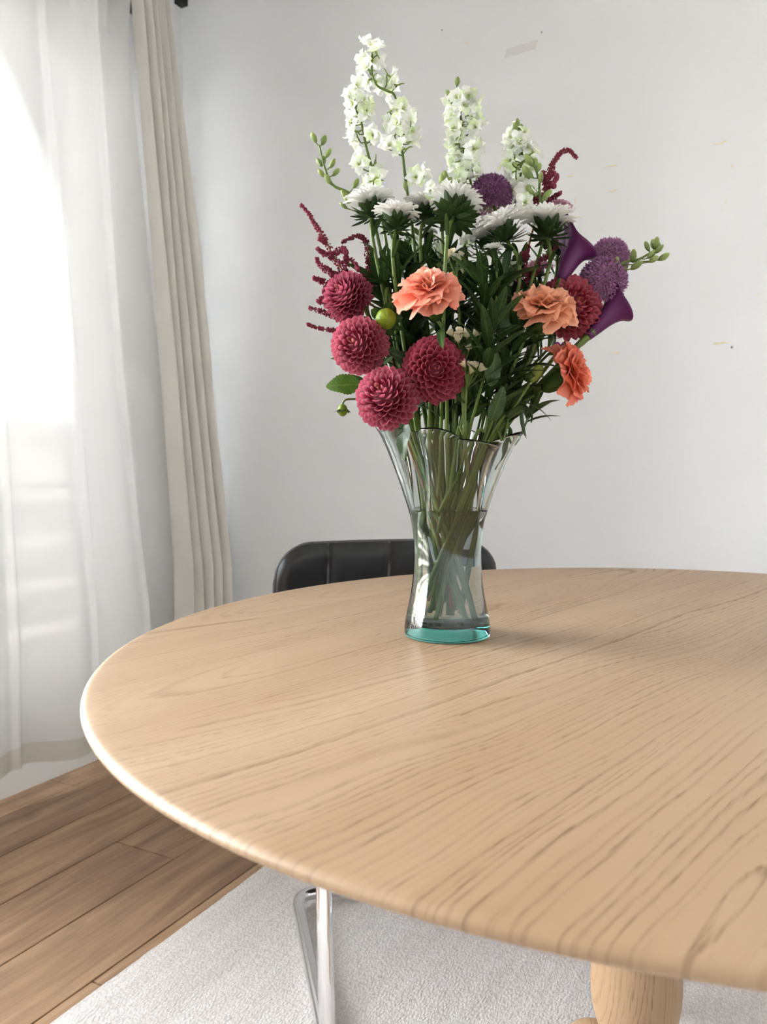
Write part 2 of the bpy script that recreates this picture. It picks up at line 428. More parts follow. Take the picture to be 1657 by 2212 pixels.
# wall repairs and scuffs
def on_wall(px, py, d=0.0): return on_plane(px, py, Vector((0, RY1 - d, 0)), Vector((0, 1, 0)))
chips = [((1540,313),(1572,305),4),((1307,361),(1335,356),4),((1312,415),(1334,409),3),((1226,381),(1238,379),4),((1244,427),(1244,440),4),
         ((1540,743),(1574,740),4),((1315,763),(1344,762),3),((1003,92),(1018,92),4),((1566,438),(1571,433),3),((1632,637),(1644,635),2)]
for (a0, a1, h) in chips:
    p, q = on_wall(*a0), on_wall(*a1); d = (q - p); L = d.length; d.normalize(); up = Vector((-d.z, 0, d.x))
    n = 7; v = []
    hh = h / F_PX * 2.4 * 0.55
    for i in range(n):
        t = i / (n - 1); wdt = hh * (0.25 + 0.75 * random.random()) * (1 if 0 < i < n - 1 else 0.2); o_ = up * (random.random() - .5) * hh
        c = p + d * L * t + o_
        v += [c - up * wdt, c + Vector((0, -0.0025, 0)), c + up * wdt]
    f = [(i*3+k, (i+1)*3+k, (i+1)*3+k+1, i*3+k+1) for i in range(n - 1) for k in (0, 1)]
    link('paint_chip', mesh('paint_chip', v, f, M['chip']), wall_back)
for (px, py) in ((1581, 359), (1581, 750), (955, 65), (1170, 70)):
    b = MB(); b.ball(on_wall(px, py), (0.003, 0.0018, 0.003)); link('plaster_speck', b.build('plaster_speck', [M['chip'] if px == 1581 and py < 400 else M['chip_dark']]), wall_back)
p, q = on_wall(1092, 116), on_wall(1160, 96)
b = MB(); up = Vector((0.25, 0, 1)).normalized() * 0.013
b.add([p - up + Vector((0,-.0006,0)), q - up + Vector((0,-.0006,0)), q + up + Vector((0,-.0006,0)), p + up + Vector((0,-.0006,0))], [(0, 1, 2, 3)])
link('wall_scuff', b.build('wall_scuff', M['scuff']), wall_back)

# outdoors, seen only faintly through the sheer
b = MB(); b.box((-1.25, -2.6, -0.16), (-T, 6.5, -0.02)); struct('balcony_floor', b, M['concrete'])['label'] = 'concrete balcony floor outside the window'
b = MB(); b.box((-0.62, -2.6, 2.62), (-T, 6.5, 2.80)); struct('balcony_soffit', b, M['concrete'])['label'] = 'concrete slab above the balcony'
b = MB(); b.box((-1.07, 6.4, -0.02), (-T, 6.55, 2.62)); struct('balcony_side_wall', b, M['facade'])['label'] = 'pale side wall of the balcony'
rl = thing('balcony_railing', 'low board railing glimpsed through the sheer curtain', 'railing', (-1.08, 0.05, -0.02))
for k in range(4):
    b = MB(); b.box((-0.012, -2.6, 0.03 + 0.205 * k), (0.012, 6.3, 0.03 + 0.205 * k + 0.15)); link('railing_board', b.build('railing_board', M['rail_board'], False), rl)
for yy in (-2.5, -1.3, -0.1, 1.1, 2.3, 3.5, 4.7, 5.9):
    b = MB(); b.box((0.012, yy - 0.02, 0), (0.05, yy + 0.02, 0.85)); link('post', b.build('post', M['black_metal'], False), rl)
b = MB(); b.box((-0.03, -2.6, 0.85), (0.05, 6.3, 0.88)); link('handrail', b.build('handrail', M['rail_board'], False), rl)
bl = thing('neighbouring_building', 'pale building across the street, faint behind the sheer curtain', 'building', (-15, 8, -6))
b = MB(); b.box((-6, -22, 0), (0, 22, 7.4)); link('facade', b.build('facade', M['facade'], False), bl)
b = MB(); b.box((-6.2, -22.2, 7.4), (0.3, 22.2, 7.8)); link('roof_edge', b.build('roof_edge', M['concrete'], False), bl)
b = MB(); b.box((-40, -40, -6.2), (-1.3, 40, -6.0)); struct('street', b, M['concrete'])['label'] = 'pale street below the balcony'

# ================================================================== CURTAINS
def fold(s, z, seed, amp, wl):
    return amp * (math.sin(s / wl * 6.283 + 1.3 * mnoise.noise((s * 2.3, z * 0.5, seed)) * 2) * 0.6
                  + mnoise.noise((s / wl * 1.3, z * 0.35, seed + 7)) * 0.9)
def sheer_pt(u, z):
    yt = 1.08 + (1.985 - 1.08) * u; yb = 1.05 + (2.20 - 1.05) * u
    k = max(0.0, min(1.0, (2.4 - z) / 1.9)); y = yt * (1 - k) + yb * k
    s = u * 1.1
    a = 0.024 + 0.014 * k
    x = 0.10 + fold(s, z, 3.1, a, 0.27) + 0.004 * mnoise.noise((s * 9, z * 1.5, 2)) + sum(0.022 * math.exp(-((s - c - .01 * math.sin(z * 1.3 + c * 9)) / 0.012) ** 2) for c in (0.47, 0.72, 0.93))
    if z > 2.24:                               # gathered heading
        h = (z - 2.24) / 0.12
        x += 0.018 * h * math.sin(s * 70) ; y += 0.010 * h * math.sin(s * 70 + 1.2)
        x += 0.03 * math.sin(h * 3.1) * mnoise.noise((s * 3, 5, 1))
    return Vector((x, y, z))
sh = thing('sheer_curtain', 'translucent white sheer curtain hanging over the bright window', 'curtain', (0.10, 1.0, 0.09))
base = Vector((0.10, 1.0, 0.09))
NU = 180
zs_hem = lambda u: 0.095 + 0.012 * math.sin(u * 19) 
b = MB(); b.grid(lambda u, v: sheer_pt(u, zs_hem(u) + 0.06 + (2.27 - zs_hem(u) - 0.06) * v) - base, NU, 60)
link('panel', b.build('panel', M['sheer']), sh)
b = MB(); b.grid(lambda u, v: sheer_pt(u, zs_hem(u) + 0.06 * v) - base, NU, 3); link('hem', b.build('hem', M['hem']), sh)
b = MB(); b.grid(lambda u, v: sheer_pt(u, 2.27 + 0.17 * v) - base, NU, 10); link('heading', b.build('heading', M['sheer']), sh)

def drape_pt(u, z):
    k = max(0.0, min(1.0, (2.45 - z) / 1.85))
    y0 = 1.955 + (2.115 - 1.955) * k; y1 = 2.10 + (2.275 - 2.085) * k
    ph = u * 5.0 * 2 * math.pi
    amp = 0.026 + 0.010 * k
    dy = 0.016 * math.sin(ph + 0.8) * (0.7 + 0.5 * k)
    x = 0.165 + amp * math.sin(ph + 0.35 * math.sin(2.1 * z + u * 4)) + 0.012 * mnoise.noise((u * 6, z * 0.9, 4)) + k * u * 0.075
    return Vector((x, y0 + (y1 - y0) * u + dy, z))
dr = thing('drape_curtain', 'heavy cream curtain gathered in folds in the corner', 'curtain', (0.165, 2.2, 0.02))
base2 = Vector((0.165, 2.2, 0.02))
b = MB(); b.grid(lambda u, v: drape_pt(u, 0.10 + 2.30 * v) - base2, 150, 50); link('panel', b.build('panel', M['drape']), dr)
b = MB(); b.grid(lambda u, v: drape_pt(u, 2.40 + 0.12 * v) - base2, 150, 4); link('heading', b.build('heading', M['drape']), dr)
b = MB(); b.grid(lambda u, v: drape_pt(u, 0.02 + 0.08 * v) - base2, 150, 3); link('hem', b.build('hem', M['drape']), dr)
rr = thing('curtain_rail', 'black double curtain rail above the sheer and the cream curtain', 'curtain rail', (0.10, 1.0, 2.36))
b = MB(); b.box((-0.045, -1.8, 0.03), (-0.012, 1.10, 0.06)); link('sheer_track', b.build('sheer_track', M['black_metal'], False), rr)
b = MB(); b.box((0.045, -1.8, 0.15), (0.085, 1.08, 0.185)); link('drape_track', b.build('drape_track', M['black_metal'], False), rr)
for yy in (-1.7, -0.4, 1.0):
    b = MB(); b.box((-0.1, yy - 0.015, 0.02), (-0.02, yy + 0.015, 0.035)); b.box((-0.1, yy - 0.015, 0.035), (-0.088, yy + 0.015, 0.17)); b.box((-0.1, yy - 0.015, 0.155), (0.045, yy + 0.015, 0.17))
    link('bracket', b.build('bracket', M['black_metal'], False), rr)
b = MB(); b.box((-0.1, 1.325, 0.198), (-0.07, 1.36, 0.22)); link('end_bracket', b.build('end_bracket', M['black_metal'], False), rr)

# ================================================================== RUG
RUG_X0 = 2.07 - 1.150
def rug_z(x, y):
    e = min(1.0, (x - RUG_X0) / 0.03)
    wr = 0.013 * max(0, mnoise.noise((x * 3.2 - y * 0.9, y * 0.7, 1.7))) + 0.004 * mnoise.noise((x * 11, y * 1.6, 5))
    return 0.005 + e * (0.003 + abs(wr))
b = MB()
def rug_pt(u, v):
    y = -1.3 + 3.2 * v; x0 = RUG_X0 + 0.012 * mnoise.noise((y * 1.7, 2, 3)) + 0.002 * mnoise.noise((y * 25, 1, 3)) - 0.02 * (y - 1.0)
    x = x0 + (3.1 - x0) * u ** 1.3
    return Vector((x, y, rug_z(x, y)))
b.grid(rug_pt, 140, 150)
n0 = len(b.v); edge = []
# turned-down border all round
loops = [[rug_pt(i / 140, 0) for i in range(141)], [rug_pt(1, i / 150) for i in range(151)], [rug_pt(1 - i / 140, 1) for i in range(141)], [rug_pt(0, 1 - i / 150) for i in range(151)]]
ring = [p for l in loops for p in l[:-1]]
v = ring + [Vector((p.x, p.y, 0.0006)) for p in ring]; k = len(ring)
b.add(v, [(i, i + k, (i + 1) % k + k, (i + 1) % k) for i in range(k)])
thing('rug', 'cream woven rug lying on the plank floor under the table', 'rug', m=b.build('rug', M['rug']))

# ================================================================== TABLE
TC = Vector((1.919, 1.082, 0)); EA = math.atan2(-0.933, -0.359); A1, A2 = 0.715, 0.672
tb = thing('dining_table', 'large round light oak dining table with thin rounded edge', 'table', TC)
prof = [(1.0, -0.30, 0), (1.0, -0.06, 0), (1.0, -0.02, 0), (1.0, -0.008, 0), (1.0, -0.005, -0.0004), (1, -0.0022, -0.0016), (1, -0.0006, -0.0034), (1, 0, -0.0055),
        (1, -0.0008, -0.0078), (1, -0.003, -0.0095), (1, -0.006, -0.0105), (1, -0.05, -0.021), (1, -0.09, -0.028), (1, -0.30, -0.028)]
b = MB(); n = 160; v = []
for (_, dr_, dz) in prof:
    for j in range(n):
        a = 2 * math.pi * j / n
        ca, sa = math.cos(a), math.sin(a)
        nx, ny = ca / A1, sa / A2; L = math.hypot(nx, ny)
        x, y = A1 * ca + dr_ * nx / L, A2 * sa + dr_ * ny / L
        v.append((x * math.cos(EA) - y * math.sin(EA), x * math.sin(EA) + y * math.cos(EA), TABLE_Z + dz))
f = [(i * n + j, i * n + (j + 1) % n, (i + 1) * n + (j + 1) % n, (i + 1) * n + j) for i in range(len(prof) - 1) for j in range(n)]
f = [tuple(reversed(q)) for q in f]
f.append(tuple(range(n))); f.append(tuple((len(prof) - 1) * n + j for j in reversed(range(n))))
b.add(v, f); link('tabletop', b.build('tabletop', M['oak']), tb)
COLP = on_plane(1374, 2130, CAM + FW * 1.0, FW); COLP.z = 0
lp = COLP - TC
prof = [(0.0, 0.722), (0.13, 0.722), (0.13, 0.70), (0.09, 0.69), (0.052, 0.675), (0.042, 0.63), (0.040, 0.58), (0.044, 0.50), (0.051, 0.41), (0.0545, 0.36), (0.0555, 0.325), (0.0548, 0.305),
        (0.052, 0.288), (0.0475, 0.272), (0.042, 0.259), (0.040, 0.250), (0.046, 0.243), (0.056, 0.232), (0.059, 0.215), (0.056, 0.202), (0.046, 0.192), (0.048, 0.17), (0.052, 0.14), (0.048, 0.1), (0.0, 0.09)]
b = MB(); b.lathe(prof, 48); 
link('pedestal', b.build('pedestal', M['oak_leg']), tb, Matrix.Translation(lp))
b = MB()
pts = spline([(0.0, 0, 0.17), (0.055, 0, 0.212), (0.095, 0, 0.16), (0.14, 0, 0.08), (0.19, 0, 0.045)], 6)
b.tube(pts, [0.030 + 0.006 * math.sin(i / len(pts) * 9) for i in range(len(pts))], 14)
b.ball((0.195, 0, 0.040), (0.034, 0.034, 0.028), 14, 10)
foot_m = b.build('foot', M['oak_leg'])
for k in range(3):
    a = YAW + math.radians(140) + k * 2 * math.pi / 3
    link('foot', foot_m, tb, Matrix.Translation(lp) @ Matrix.Rotation(a, 4, 'Z'))

# ================================================================== CHAIR
def floor_pt(px, py, z=0.013): return on_plane(px, py, Vector((0, 0, z)), UP)
c_rear = floor_pt(640, 1950); c_front = floor_pt(706, 2275)
fdir = (c_front - c_rear); fdir.z = 0; fdir.normalize()
sdir = Vector((-fdir.y, fdir.x, 0))
if sdir.dot(RT) < 0: sdir = -sdir
CH_W = 0.535
corg = (c_rear + sdir * CH_W / 2); corg.z = 0
ch = thing('cantilever_chair', 'black leather cantilever chair with chrome tube frame tucked under the table', 'chair', corg)
def cp(s, f_, z): return sdir * s + fdir * f_ + UP * z          # side, forward, up (local)
fl = (c_front - c_rear).length; R_ = 0.0135; H = CH_W / 2
def rounded(pts, rad=0.05, n=6):
    out = [pts[0]]
    for i in range(1, len(pts) - 1):
        p, q, r = pts[i - 1], pts[i], pts[i + 1]
        a = q + (p - q).normalized() * min(rad, (p - q).length * .45); c = q + (r - q).normalized() * min(rad, (r - q).length * .45)
        for k in range(n + 1):
            t = k / n; out.append(a * (1 - t) ** 2 + q * 2 * t * (1 - t) + c * t * t)
    out.append(pts[-1]); return out
Z0 = R_ + 0.018
path = [cp(-H, -0.16, 0.62), cp(-H, -0.02, 0.425), cp(-H, fl - 0.05, 0.445), cp(-H, fl + 0.01, Z0), cp(-H, 0, Z0), cp(H, 0, Z0), cp(H, fl + 0.01, Z0), cp(H, fl - 0.05, 0.445), cp(H, -0.02, 0.425), cp(H, -0.16, 0.62)]
b = MB(); b.tube(rounded(path), R_, 16); link('frame', b.build('frame', M['chrome']), ch)
# backrest: padded panel with four vertical channels and rounded corners
BW, BH, BT = 0.51, 0.34, 0.055; ZT = 0.786
tilt = math.radians(11)
def back_local(s, h, d):
    """s across -1..1, h 0..1 up, d depth"""
    z = ZT - BH + BH * h
    curve = 0.045 * (s * s)                   # wraps around the sitter
    return cp(s * BW / 2 - 0.047, -0.105 - (h - 1) * -BH * math.tan(tilt) * -1 * -1 + curve + d, z)
seams = [-0.53, 0.03, 0.56]
def pad(s, h):
    lo = max([q for q in seams if q <= s], default=-1.0); hi = min([q for q in seams if q > s], default=1.0)
    t = (s - lo) / (hi - lo); e = min(1, 4 * min(t, 1 - t)) ; e = math.sqrt(max(0, 1 - (1 - e) ** 2))
    eh = min(1, 8 * min(h, 1 - h)); eh = math.sqrt(max(0, 1 - (1 - eh) ** 2))
    return (0.35 + 0.65 * e * 1.0) * (0.25 + 0.75 * eh)
def corner(s, h):
    # superellipse-like rounding of the top corners
    rc = 0.085; w2 = BW / 2
    xs = s * w2; zz_ = BH * h
    top = BH - rc; side = w2 - rc
    if abs(xs) > side:
        dx = abs(xs) - side
        lim = top + math.sqrt(max(0, rc * rc - dx * dx))
        zz_ = zz_ / BH * lim
    return zz_ / BH
b = MB(); NS, NH = 96, 20
ss = [-1 + 2 * i / NS for i in range(NS + 1)]
def bp(u, v, sign):
    s = math.sin((u - .5) * math.pi) * 0.35 + (u * 2 - 1) * 0.65; h = corner(s, v)
    edge_ = min(1, (1 - abs(s)) * 9); edge_ = math.sqrt(max(0, 1 - (1 - edge_) ** 2))
    return back_local(s, h, sign * BT / 2 * pad(s, v) * edge_)
b.grid(lambda u, v: bp(u, v, 1), NS, NH); b.grid(lambda u, v: bp(u, v, -1), NS, NH)
for i in range(len(b.f) // 2, len(b.f)): b.f[i] = tuple(reversed(b.f[i]))
bk = link('backrest', b.build('backrest', M['leather']), ch)
def outline(u): # left bottom -> top -> right bottom
    pts = []
    for i in range(14): pts.append(back_local(-1, corner(-1, i / 14), 0))
    for i in range(61):
        q = i / 60; s = math.sin((q - .5) * math.pi) * 0.35 + (q * 2 - 1) * 0.65
        pts.append(back_local(s, corner(s, 1.0), 0))
    for i in range(14): pts.append(back_local(1, corner(1, 1 - i / 14), 0))
    return pts
b = MB(); b.tube(outline(0), 0.0045, 8); link('piping', b.build('piping', M['leather_seam']), bk)
for s in seams:
    b = MB(); b.tube([back_local(s, i / 12, BT / 2 * 0.42 + 0.002 if i < 11 else BT / 2 * 0.1) for i in range(13)], 0.0042, 8)
    link('seam', b.build('seam', M['leather_seam']), bk)
b = MB()
def seat_pt(u, v, top):
    s = u * 2 - 1; e = (1 - abs(s) ** 6) * (1 - abs(v * 2 - 1) ** 6)
    return cp(s * 0.24 - 0.02, -0.03 + 0.46 * v, 0.445 + (0.055 * max(0, e) ** 0.5 if top else -0.005 * e))
b.grid(lambda u, v: seat_pt(u, v, True), 24, 24); b.grid(lambda u, v: seat_pt(1 - u, v, False), 24, 24)
link('seat', b.build('seat', M['leather']), ch)

# ================================================================== VASE
VH = 0.262; GT = 0.0042
def interp(tab, z):
    for i in range(len(tab) - 1):
        if z <= tab[i + 1][0]:
            t = (z - tab[i][0]) / (tab[i + 1][0] - tab[i][0]); t2 = t
            m0 = (tab[i + 1][1] - tab[max(i - 1, 0)][1]) / (tab[i + 1][0] - tab[max(i - 1, 0)][0])
            j = min(i + 2, len(tab) - 1); m1 = (tab[j][1] - tab[i][1]) / (tab[j][0] - tab[i][0]); h = tab[i + 1][0] - tab[i][0]
            return (2*t**3-3*t*t+1)*tab[i][1] + (t**3-2*t*t+t)*h*m0 + (-2*t**3+3*t*t)*tab[i+1][1] + (t**3-t*t)*h*m1
    return tab[-1][1]
VR = [(0, 0.0545), (0.012, 0.0552), (0.03, 0.0520), (0.06, 0.0462), (0.09, 0.0430), (0.12, 0.0430), (0.15, 0.0475), (0.18, 0.0565), (0.21, 0.0665), (0.24, 0.0785), (0.255, 0.0865), (0.262, 0.0915)]
fa = math.atan2(-FW.y, -FW.x); PHI0 = fa + math.radians(7)
def vase_r(z, a):
    r = interp(VR, z)
    k = max(0.0, min(1.0, (z - 0.13) / 0.11)); k = k * k * (3 - 2 * k)
    w = abs(math.sin(4 * (a - PHI0))) ** 0.75
    irr = 1 + 0.35 * math.sin(a * 3 + 1.1)
    A = 0.30 * k * irr
    return r * (1 - A * (1 - w) + 0.04 * k * w)
def vase_z(z, a):
    k = (z / VH) ** 8
    da = (a - fa - math.radians(32) + math.pi) % (2 * math.pi) - math.pi
    return z + k * (0.005 * math.sin(a - fa - 2.4) + 0.007 * abs(math.sin(4 * (a - PHI0))) - 0.006 - 0.016 * math.exp(-(da / 0.38) ** 2))
n = 176; b = MB(); rings_ = []
zo = [0.0, 0.002, 0.006, 0.012, 0.02] + [0.03 + (VH - 0.03) * i / 34 for i in range(35)]
zo = sorted(set(zo)); FLOOR_T = 0.017
def add_ring(fn): b.v += [Vector(fn(2 * math.pi * j / n)) for j in range(n)]; rings_.append(len(rings_))
cyl = lambda r, a, z: (r * math.cos(a), r * math.sin(a), z)
for r in (0.004, 0.03, 0.050): add_ring(lambda a: cyl(r, a, 0.0008 if r < .04 else 0.0002))
add_ring(lambda a: cyl(0.0535, a, 0.0008))
for z in zo[1:]: add_ring(lambda a: cyl(vase_r(z, a), a, vase_z(z, a)))
# rolled lip
for q in (0.25, 0.5, 0.75):
    add_ring(lambda a: cyl(vase_r(VH, a) - GT * (1 - math.cos(q * math.pi)) / 2, a, vase_z(VH, a) + 0.0025 * math.sin(q * math.pi)))
zi = [z for z in reversed(zo) if z > FLOOR_T + 0.006]
for z in zi: add_ring(lambda a: cyl(vase_r(z, a) - GT, a, vase_z(z, a)))
add_ring(lambda a: cyl(vase_r(FLOOR_T, a) - GT - 0.001, a, FLOOR_T + 0.003))
add_ring(lambda a: cyl(vase_r(FLOOR_T, a) - GT - 0.005, a, FLOOR_T))
for r in (0.03, 0.004): add_ring(lambda a: cyl(r, a, FLOOR_T - 0.001))
K = len(rings_)
fs = [(i * n + j, i * n + (j + 1) % n, (i + 1) * n + (j + 1) % n, (i + 1) * n + j) for i in range(K - 1) for j in range(n)]
fs.append(tuple(reversed(range(n)))); fs.append(tuple((K - 1) * n + j for j in range(n)))
b.f = fs; b.m = [0] * len(fs)
vase = thing('glass_vase', 'clear greenish glass vase with fluted ruffled rim on the table', 'vase', VASE, m=b.build('glass_vase', M['vase_glass']))
# water: overlaps the inner glass by a hair so that the two touch
WZ = 0.163; b = MB(); rings_ = []
OV = 0.0004
for r in (0.004, 0.03): add_ring(lambda a: cyl(r, a, FLOOR_T - 0.001 - OV))
add_ring(lambda a: cyl(vase_r(FLOOR_T, a) - GT - 0.005 + OV, a, FLOOR_T - OV))
add_ring(lambda a: cyl(vase_r(FLOOR_T, a) - GT - 0.001 + OV, a, FLOOR_T + 0.003))
for z in [z for z in zo if FLOOR_T + 0.006 < z < WZ] + [WZ]: add_ring(lambda a: cyl(vase_r(z, a) - GT + OV, a, z))
for q in (0.9, 0.5, 0.05): add_ring(lambda a: cyl((vase_r(WZ, a) - GT) * q, a, WZ - 0.0006))
K = len(rings_)
fs = [(i * n + j, i * n + (j + 1) % n, (i + 1) * n + (j + 1) % n, (i + 1) * n + j) for i in range(K - 1) for j in range(n)]
fs.append(tuple(reversed(range(n)))); fs.append(tuple((K - 1) * n + j for j in range(n)))
b.f = fs; b.m = [0] * len(fs)
thing('vase_water', 'clear water filling the lower part of the glass vase', 'water', VASE, m=b.build('vase_water', M['water']))

# ================================================================== FLOWERS: materials
def grad(c0, c1, a=0.0, b_=1.0, c2=None):
    def fn(m, xyz):
        c = m.mix(m.mrange(xyz[1], a, b_), c0, c1)
        if c2:
            c = m.mix(m.math('MULTIPLY', m.mrange(m.noise(m.comb(m.math('MULTIPLY', xyz[0], 22.0), m.math('MULTIPLY', xyz[1], 3.0), xyz[2]), 1.0, 2.0), 0.4, 0.7), 0.5), c, c2)
        return c
    return fn
def leaf_fn(c0, c1, vein):
    def fn(m, xyz):
        ax = m.math('ABSOLUTE', xyz[0])
        mid = m.mrange(ax, 0.0, 0.022, 1, 0)
        ph = m.math('FRACT', m.math('MULTIPLY', m.math('SUBTRACT', xyz[1], m.math('MULTIPLY', ax, 0.9)), 9.0))
        sv = m.math('MULTIPLY', m.mrange(m.math('ABSOLUTE', m.math('SUBTRACT', ph, 0.5)), 0.0, 0.11, 1, 0), 0.55)
        c = m.mix(m.mrange(m.noise(m.comb(*xyz), 4.0, 2.0), 0.35, 0.7), c0, c1)
        return m.mix(m.math('MULTIPLY', m.math('MAXIMUM', mid, sv), 0.6), c, vein)
    return fn
def dahlia_fn(m, xyz):
    c = m.mix(m.mrange(xyz[1], 0.35, 1.0), lin(146, 36, 66), lin(212, 112, 134))
    return m.mix(m.math('MULTIPLY', m.mrange(m.math('ABSOLUTE', xyz[0]), 0.14, 0.30), m.mrange(xyz[1], 0.4, 0.8, 0, 0.75)), c, lin(238, 170, 178))
M['dahlia'] = petal_mat('dahlia_petal', dahlia_fn, 0.5, 0.25)
M['dahlia_eye'] = petal_mat('dahlia_eye', grad(lin(176, 108, 84), lin(216, 128, 132), 0.2, 1.0), 0.5, 0.25)
M['dahlia_core'] = plain('dahlia_core', lin(128, 36, 58), 0.7)
M['carnation'] = petal_mat('carnation_petal', grad(lin(244, 146, 118), lin(253, 192, 166), 0.1, 1.0), 0.55, 0.3)
M['white_petal'] = petal_mat('white_petal', grad(lin(226, 232, 190), lin(248, 248, 244), 0.0, 0.45), 0.55, 0.4)
M['larkspur'] = petal_mat('larkspur_petal', grad(lin(222, 230, 160), lin(252, 252, 248), 0.0, 0.35), 0.55, 0.4)
M['lark_green'] = petal_mat('larkspur_green', grad(lin(150, 172, 92), lin(206, 216, 140)), 0.55, 0.25)
M['bud_green'] = petal_mat('bud_green', grad(lin(92, 116, 58), lin(146, 164, 92), 0, 1, lin(190, 196, 140)), 0.5, 0.15)
M['stem'] = petal_mat('green_stem', grad(lin(96, 115, 52), lin(106, 124, 58)), 0.45, 0.08)
M['stem_dark'] = petal_mat('dark_stem', grad(lin(84, 108, 56), lin(92, 116, 60)), 0.45, 0.06)
M['stem_brown'] = petal_mat('brown_stem', grad(lin(138, 88, 50), lin(120, 84, 48)), 0.5, 0.05)
M['leaf'] = petal_mat('lance_leaf', leaf_fn(lin(42, 62, 32), lin(58, 80, 40), lin(92, 114, 62)), 0.42, 0.18)
M['leaf_dark'] = petal_mat('bract_leaf', leaf_fn(lin(40, 58, 30), lin(54, 74, 38), lin(84, 104, 60)), 0.45, 0.15)
M['leaf_broad'] = petal_mat('broad_leaf', leaf_fn(lin(70, 104, 42), lin(88, 122, 52), lin(140, 166, 92)), 0.42, 0.25)
M['allium'] = petal_mat('allium_floret', grad(lin(122, 70, 110), lin(168, 116, 154), 0, 0.05, lin(136, 82, 122)), 0.6, 0.2)
M['allium_green'] = plain('allium_pedicel', lin(116, 136, 56), 0.6)
M['astilbe'] = petal_mat('astilbe_floret', grad(lin(138, 50, 72), lin(160, 72, 92)), 0.7, 0.15)
M['astilbe_stem'] = plain('astilbe_stem', lin(110, 76, 52), 0.6)
M['calla'] = petal_mat('calla_spathe', grad(lin(92, 34, 84), lin(124, 56, 116), 0.0, 1.0, lin(106, 40, 98)), 0.36, 0.12)
M['spadix'] = plain('spadix', lin(200, 170, 70), 0.6)
M['statice'] = petal_mat('statice_floret', grad(lin(190, 184, 120), lin(244, 236, 204), 0.1, 0.7), 0.7, 0.3)
M['pink'] = petal_mat('pink_petal', grad(lin(170, 80, 120), lin(216, 142, 172), 0.1, 1.0), 0.6, 0.3)
M['magenta'] = petal_mat('magenta_petal', grad(lin(140, 40, 150), lin(190, 70, 200)), 0.6, 0.3)
M['yellow'] = plain('yellow_disc', lin(206, 184, 82), 0.8)
M['bud_yellow'] = petal_mat('dahlia_bud_green', grad(lin(130, 150, 40), lin(176, 184, 66)), 0.4, 0.15)

# ================================================================== FLOWERS: shared unit meshes (length 1 along Y, face up Z)
def unit(fn, nu, nv, name, mat):
    b = MB(); b.grid(fn, nu, nv); return b.build(name, mat)
def dahlia_petal(u, v):
    a = (u - .5) * 2
    w = 0.36 * (0.35 + 0.65 * min(1, v / 0.55))
    if v > .6: w *= math.sqrt(max(0.0, 1 - ((v - .6) / .405) ** 2)) * .98 + .02
    roll = 1.15 * (1 - 0.35 * v)
    lip = 0.10 * max(0, (v - .7) / .3) ** 2
    return Vector((w * math.sin(a * roll) / math.sin(1.0) * 0.9, v, w * (1 - math.cos(a * roll)) * 1.25 + 0.16 * v * v + lip))
DP = unit(dahlia_petal, 6, 8, 'dahlia_petal', M['dahlia'])
DE = unit(dahlia_petal, 6, 6, 'dahlia_eye_petal', M['dahlia_eye'])
def carn_petal(seed):
    r = random.Random(seed); p1, p2, p3 = r.random() * 6, r.random() * 6, 0.8 + r.random() * .5
    def fn(u, v):
        a = (u - .5) * 2
        ang = a * (0.62 + 0.16 * v) * min(1, .35 + v)
        rad = v * (1 + .05 * math.sin(a * 5 + p2) * v) + 0.022 * (1 if int(u * 20 + .5) % 2 else -1) * max(0, (v - .8) / .2)
        z = 0.15 * v * v * math.sin(a * 3.4 * p3 + p1) + 0.055 * v * v * math.sin(a * 8 + p2) - 0.24 * v ** 3 + 0.16 * v
        return Vector((rad * math.sin(ang) + .05 * a, rad * math.cos(ang), z))
    return unit(fn, 20, 8, 'carnation_petal', M['carnation'])
CP = [carn_petal(i) for i in range(5)]
def lark_petal(seed):
    r = random.Random(seed); p = r.random() * 6
    def fn(u, v):
        a = (u - .5) * 2
        w = (0.07 + 0.30 * math.sin(min(1, v * 1.05) * 2.6)) * (1 if v < .7 else 1 - .85 * ((v - .7) / .3))
        return Vector((w * a, v, 0.14 * a * a + 0.16 * math.sin(v * 5 + p) * v + 0.14 * a * math.sin(v * 8 + p)))
    return unit(fn, 4, 6, 'larkspur_petal', M['larkspur'])
LP = [lark_petal(i + 20) for i in range(4)]
b = MB()                                             # floret throat with spur and pedicel: face along +Y
b.ball((0, 0.04, 0), (0.09, 0.14, 0.09), 8, 6)
b.tube(spline([(0, 0, 0), (0, -0.25, 0.08), (0, -0.5, 0.30), (0, -0.75, 0.38)], 3), [0.10, .09, .08, .07, .065, .06, .05, .045, .035, .02], 6)
LC = b.build('floret', M['lark_green'])
b = MB(); b.ball((0, 0.5, 0), (0.26, 0.5, 0.26), 10, 8)
for i in range(5):
    a = i * 1.2566
    b.tube([(0.25 * math.sin(t * math.pi) ** .8 * math.cos(a), t, 0.25 * math.sin(t * math.pi) ** .8 * math.sin(a)) for t in (0.04, .25, .5, .75, .97)], 0.035, 5)
BUD = b.build('bud', M['bud_green'])
def lance(wid, curl=0.12, fold_=0.25):
    def fn(u, v):
        a = (u - .5) * 2; w = wid * (math.sin(math.pi * min(1, v * 0.92 + .06)) ** 0.8) + 0.012
        if v > .98: w = 0.005
        return Vector((w * a, v, fold_ * abs(w * a) - curl * v * v))
    return fn
LEAF = unit(lance(0.11), 4, 8, 'lance_leaf', M['leaf'])
LEAF2 = unit(lance(0.075, 0.28), 4, 8, 'narrow_leaf', M['leaf'])
BRACT = unit(lance(0.13, -0.16), 4, 6, 'bract', M['leaf_dark'])
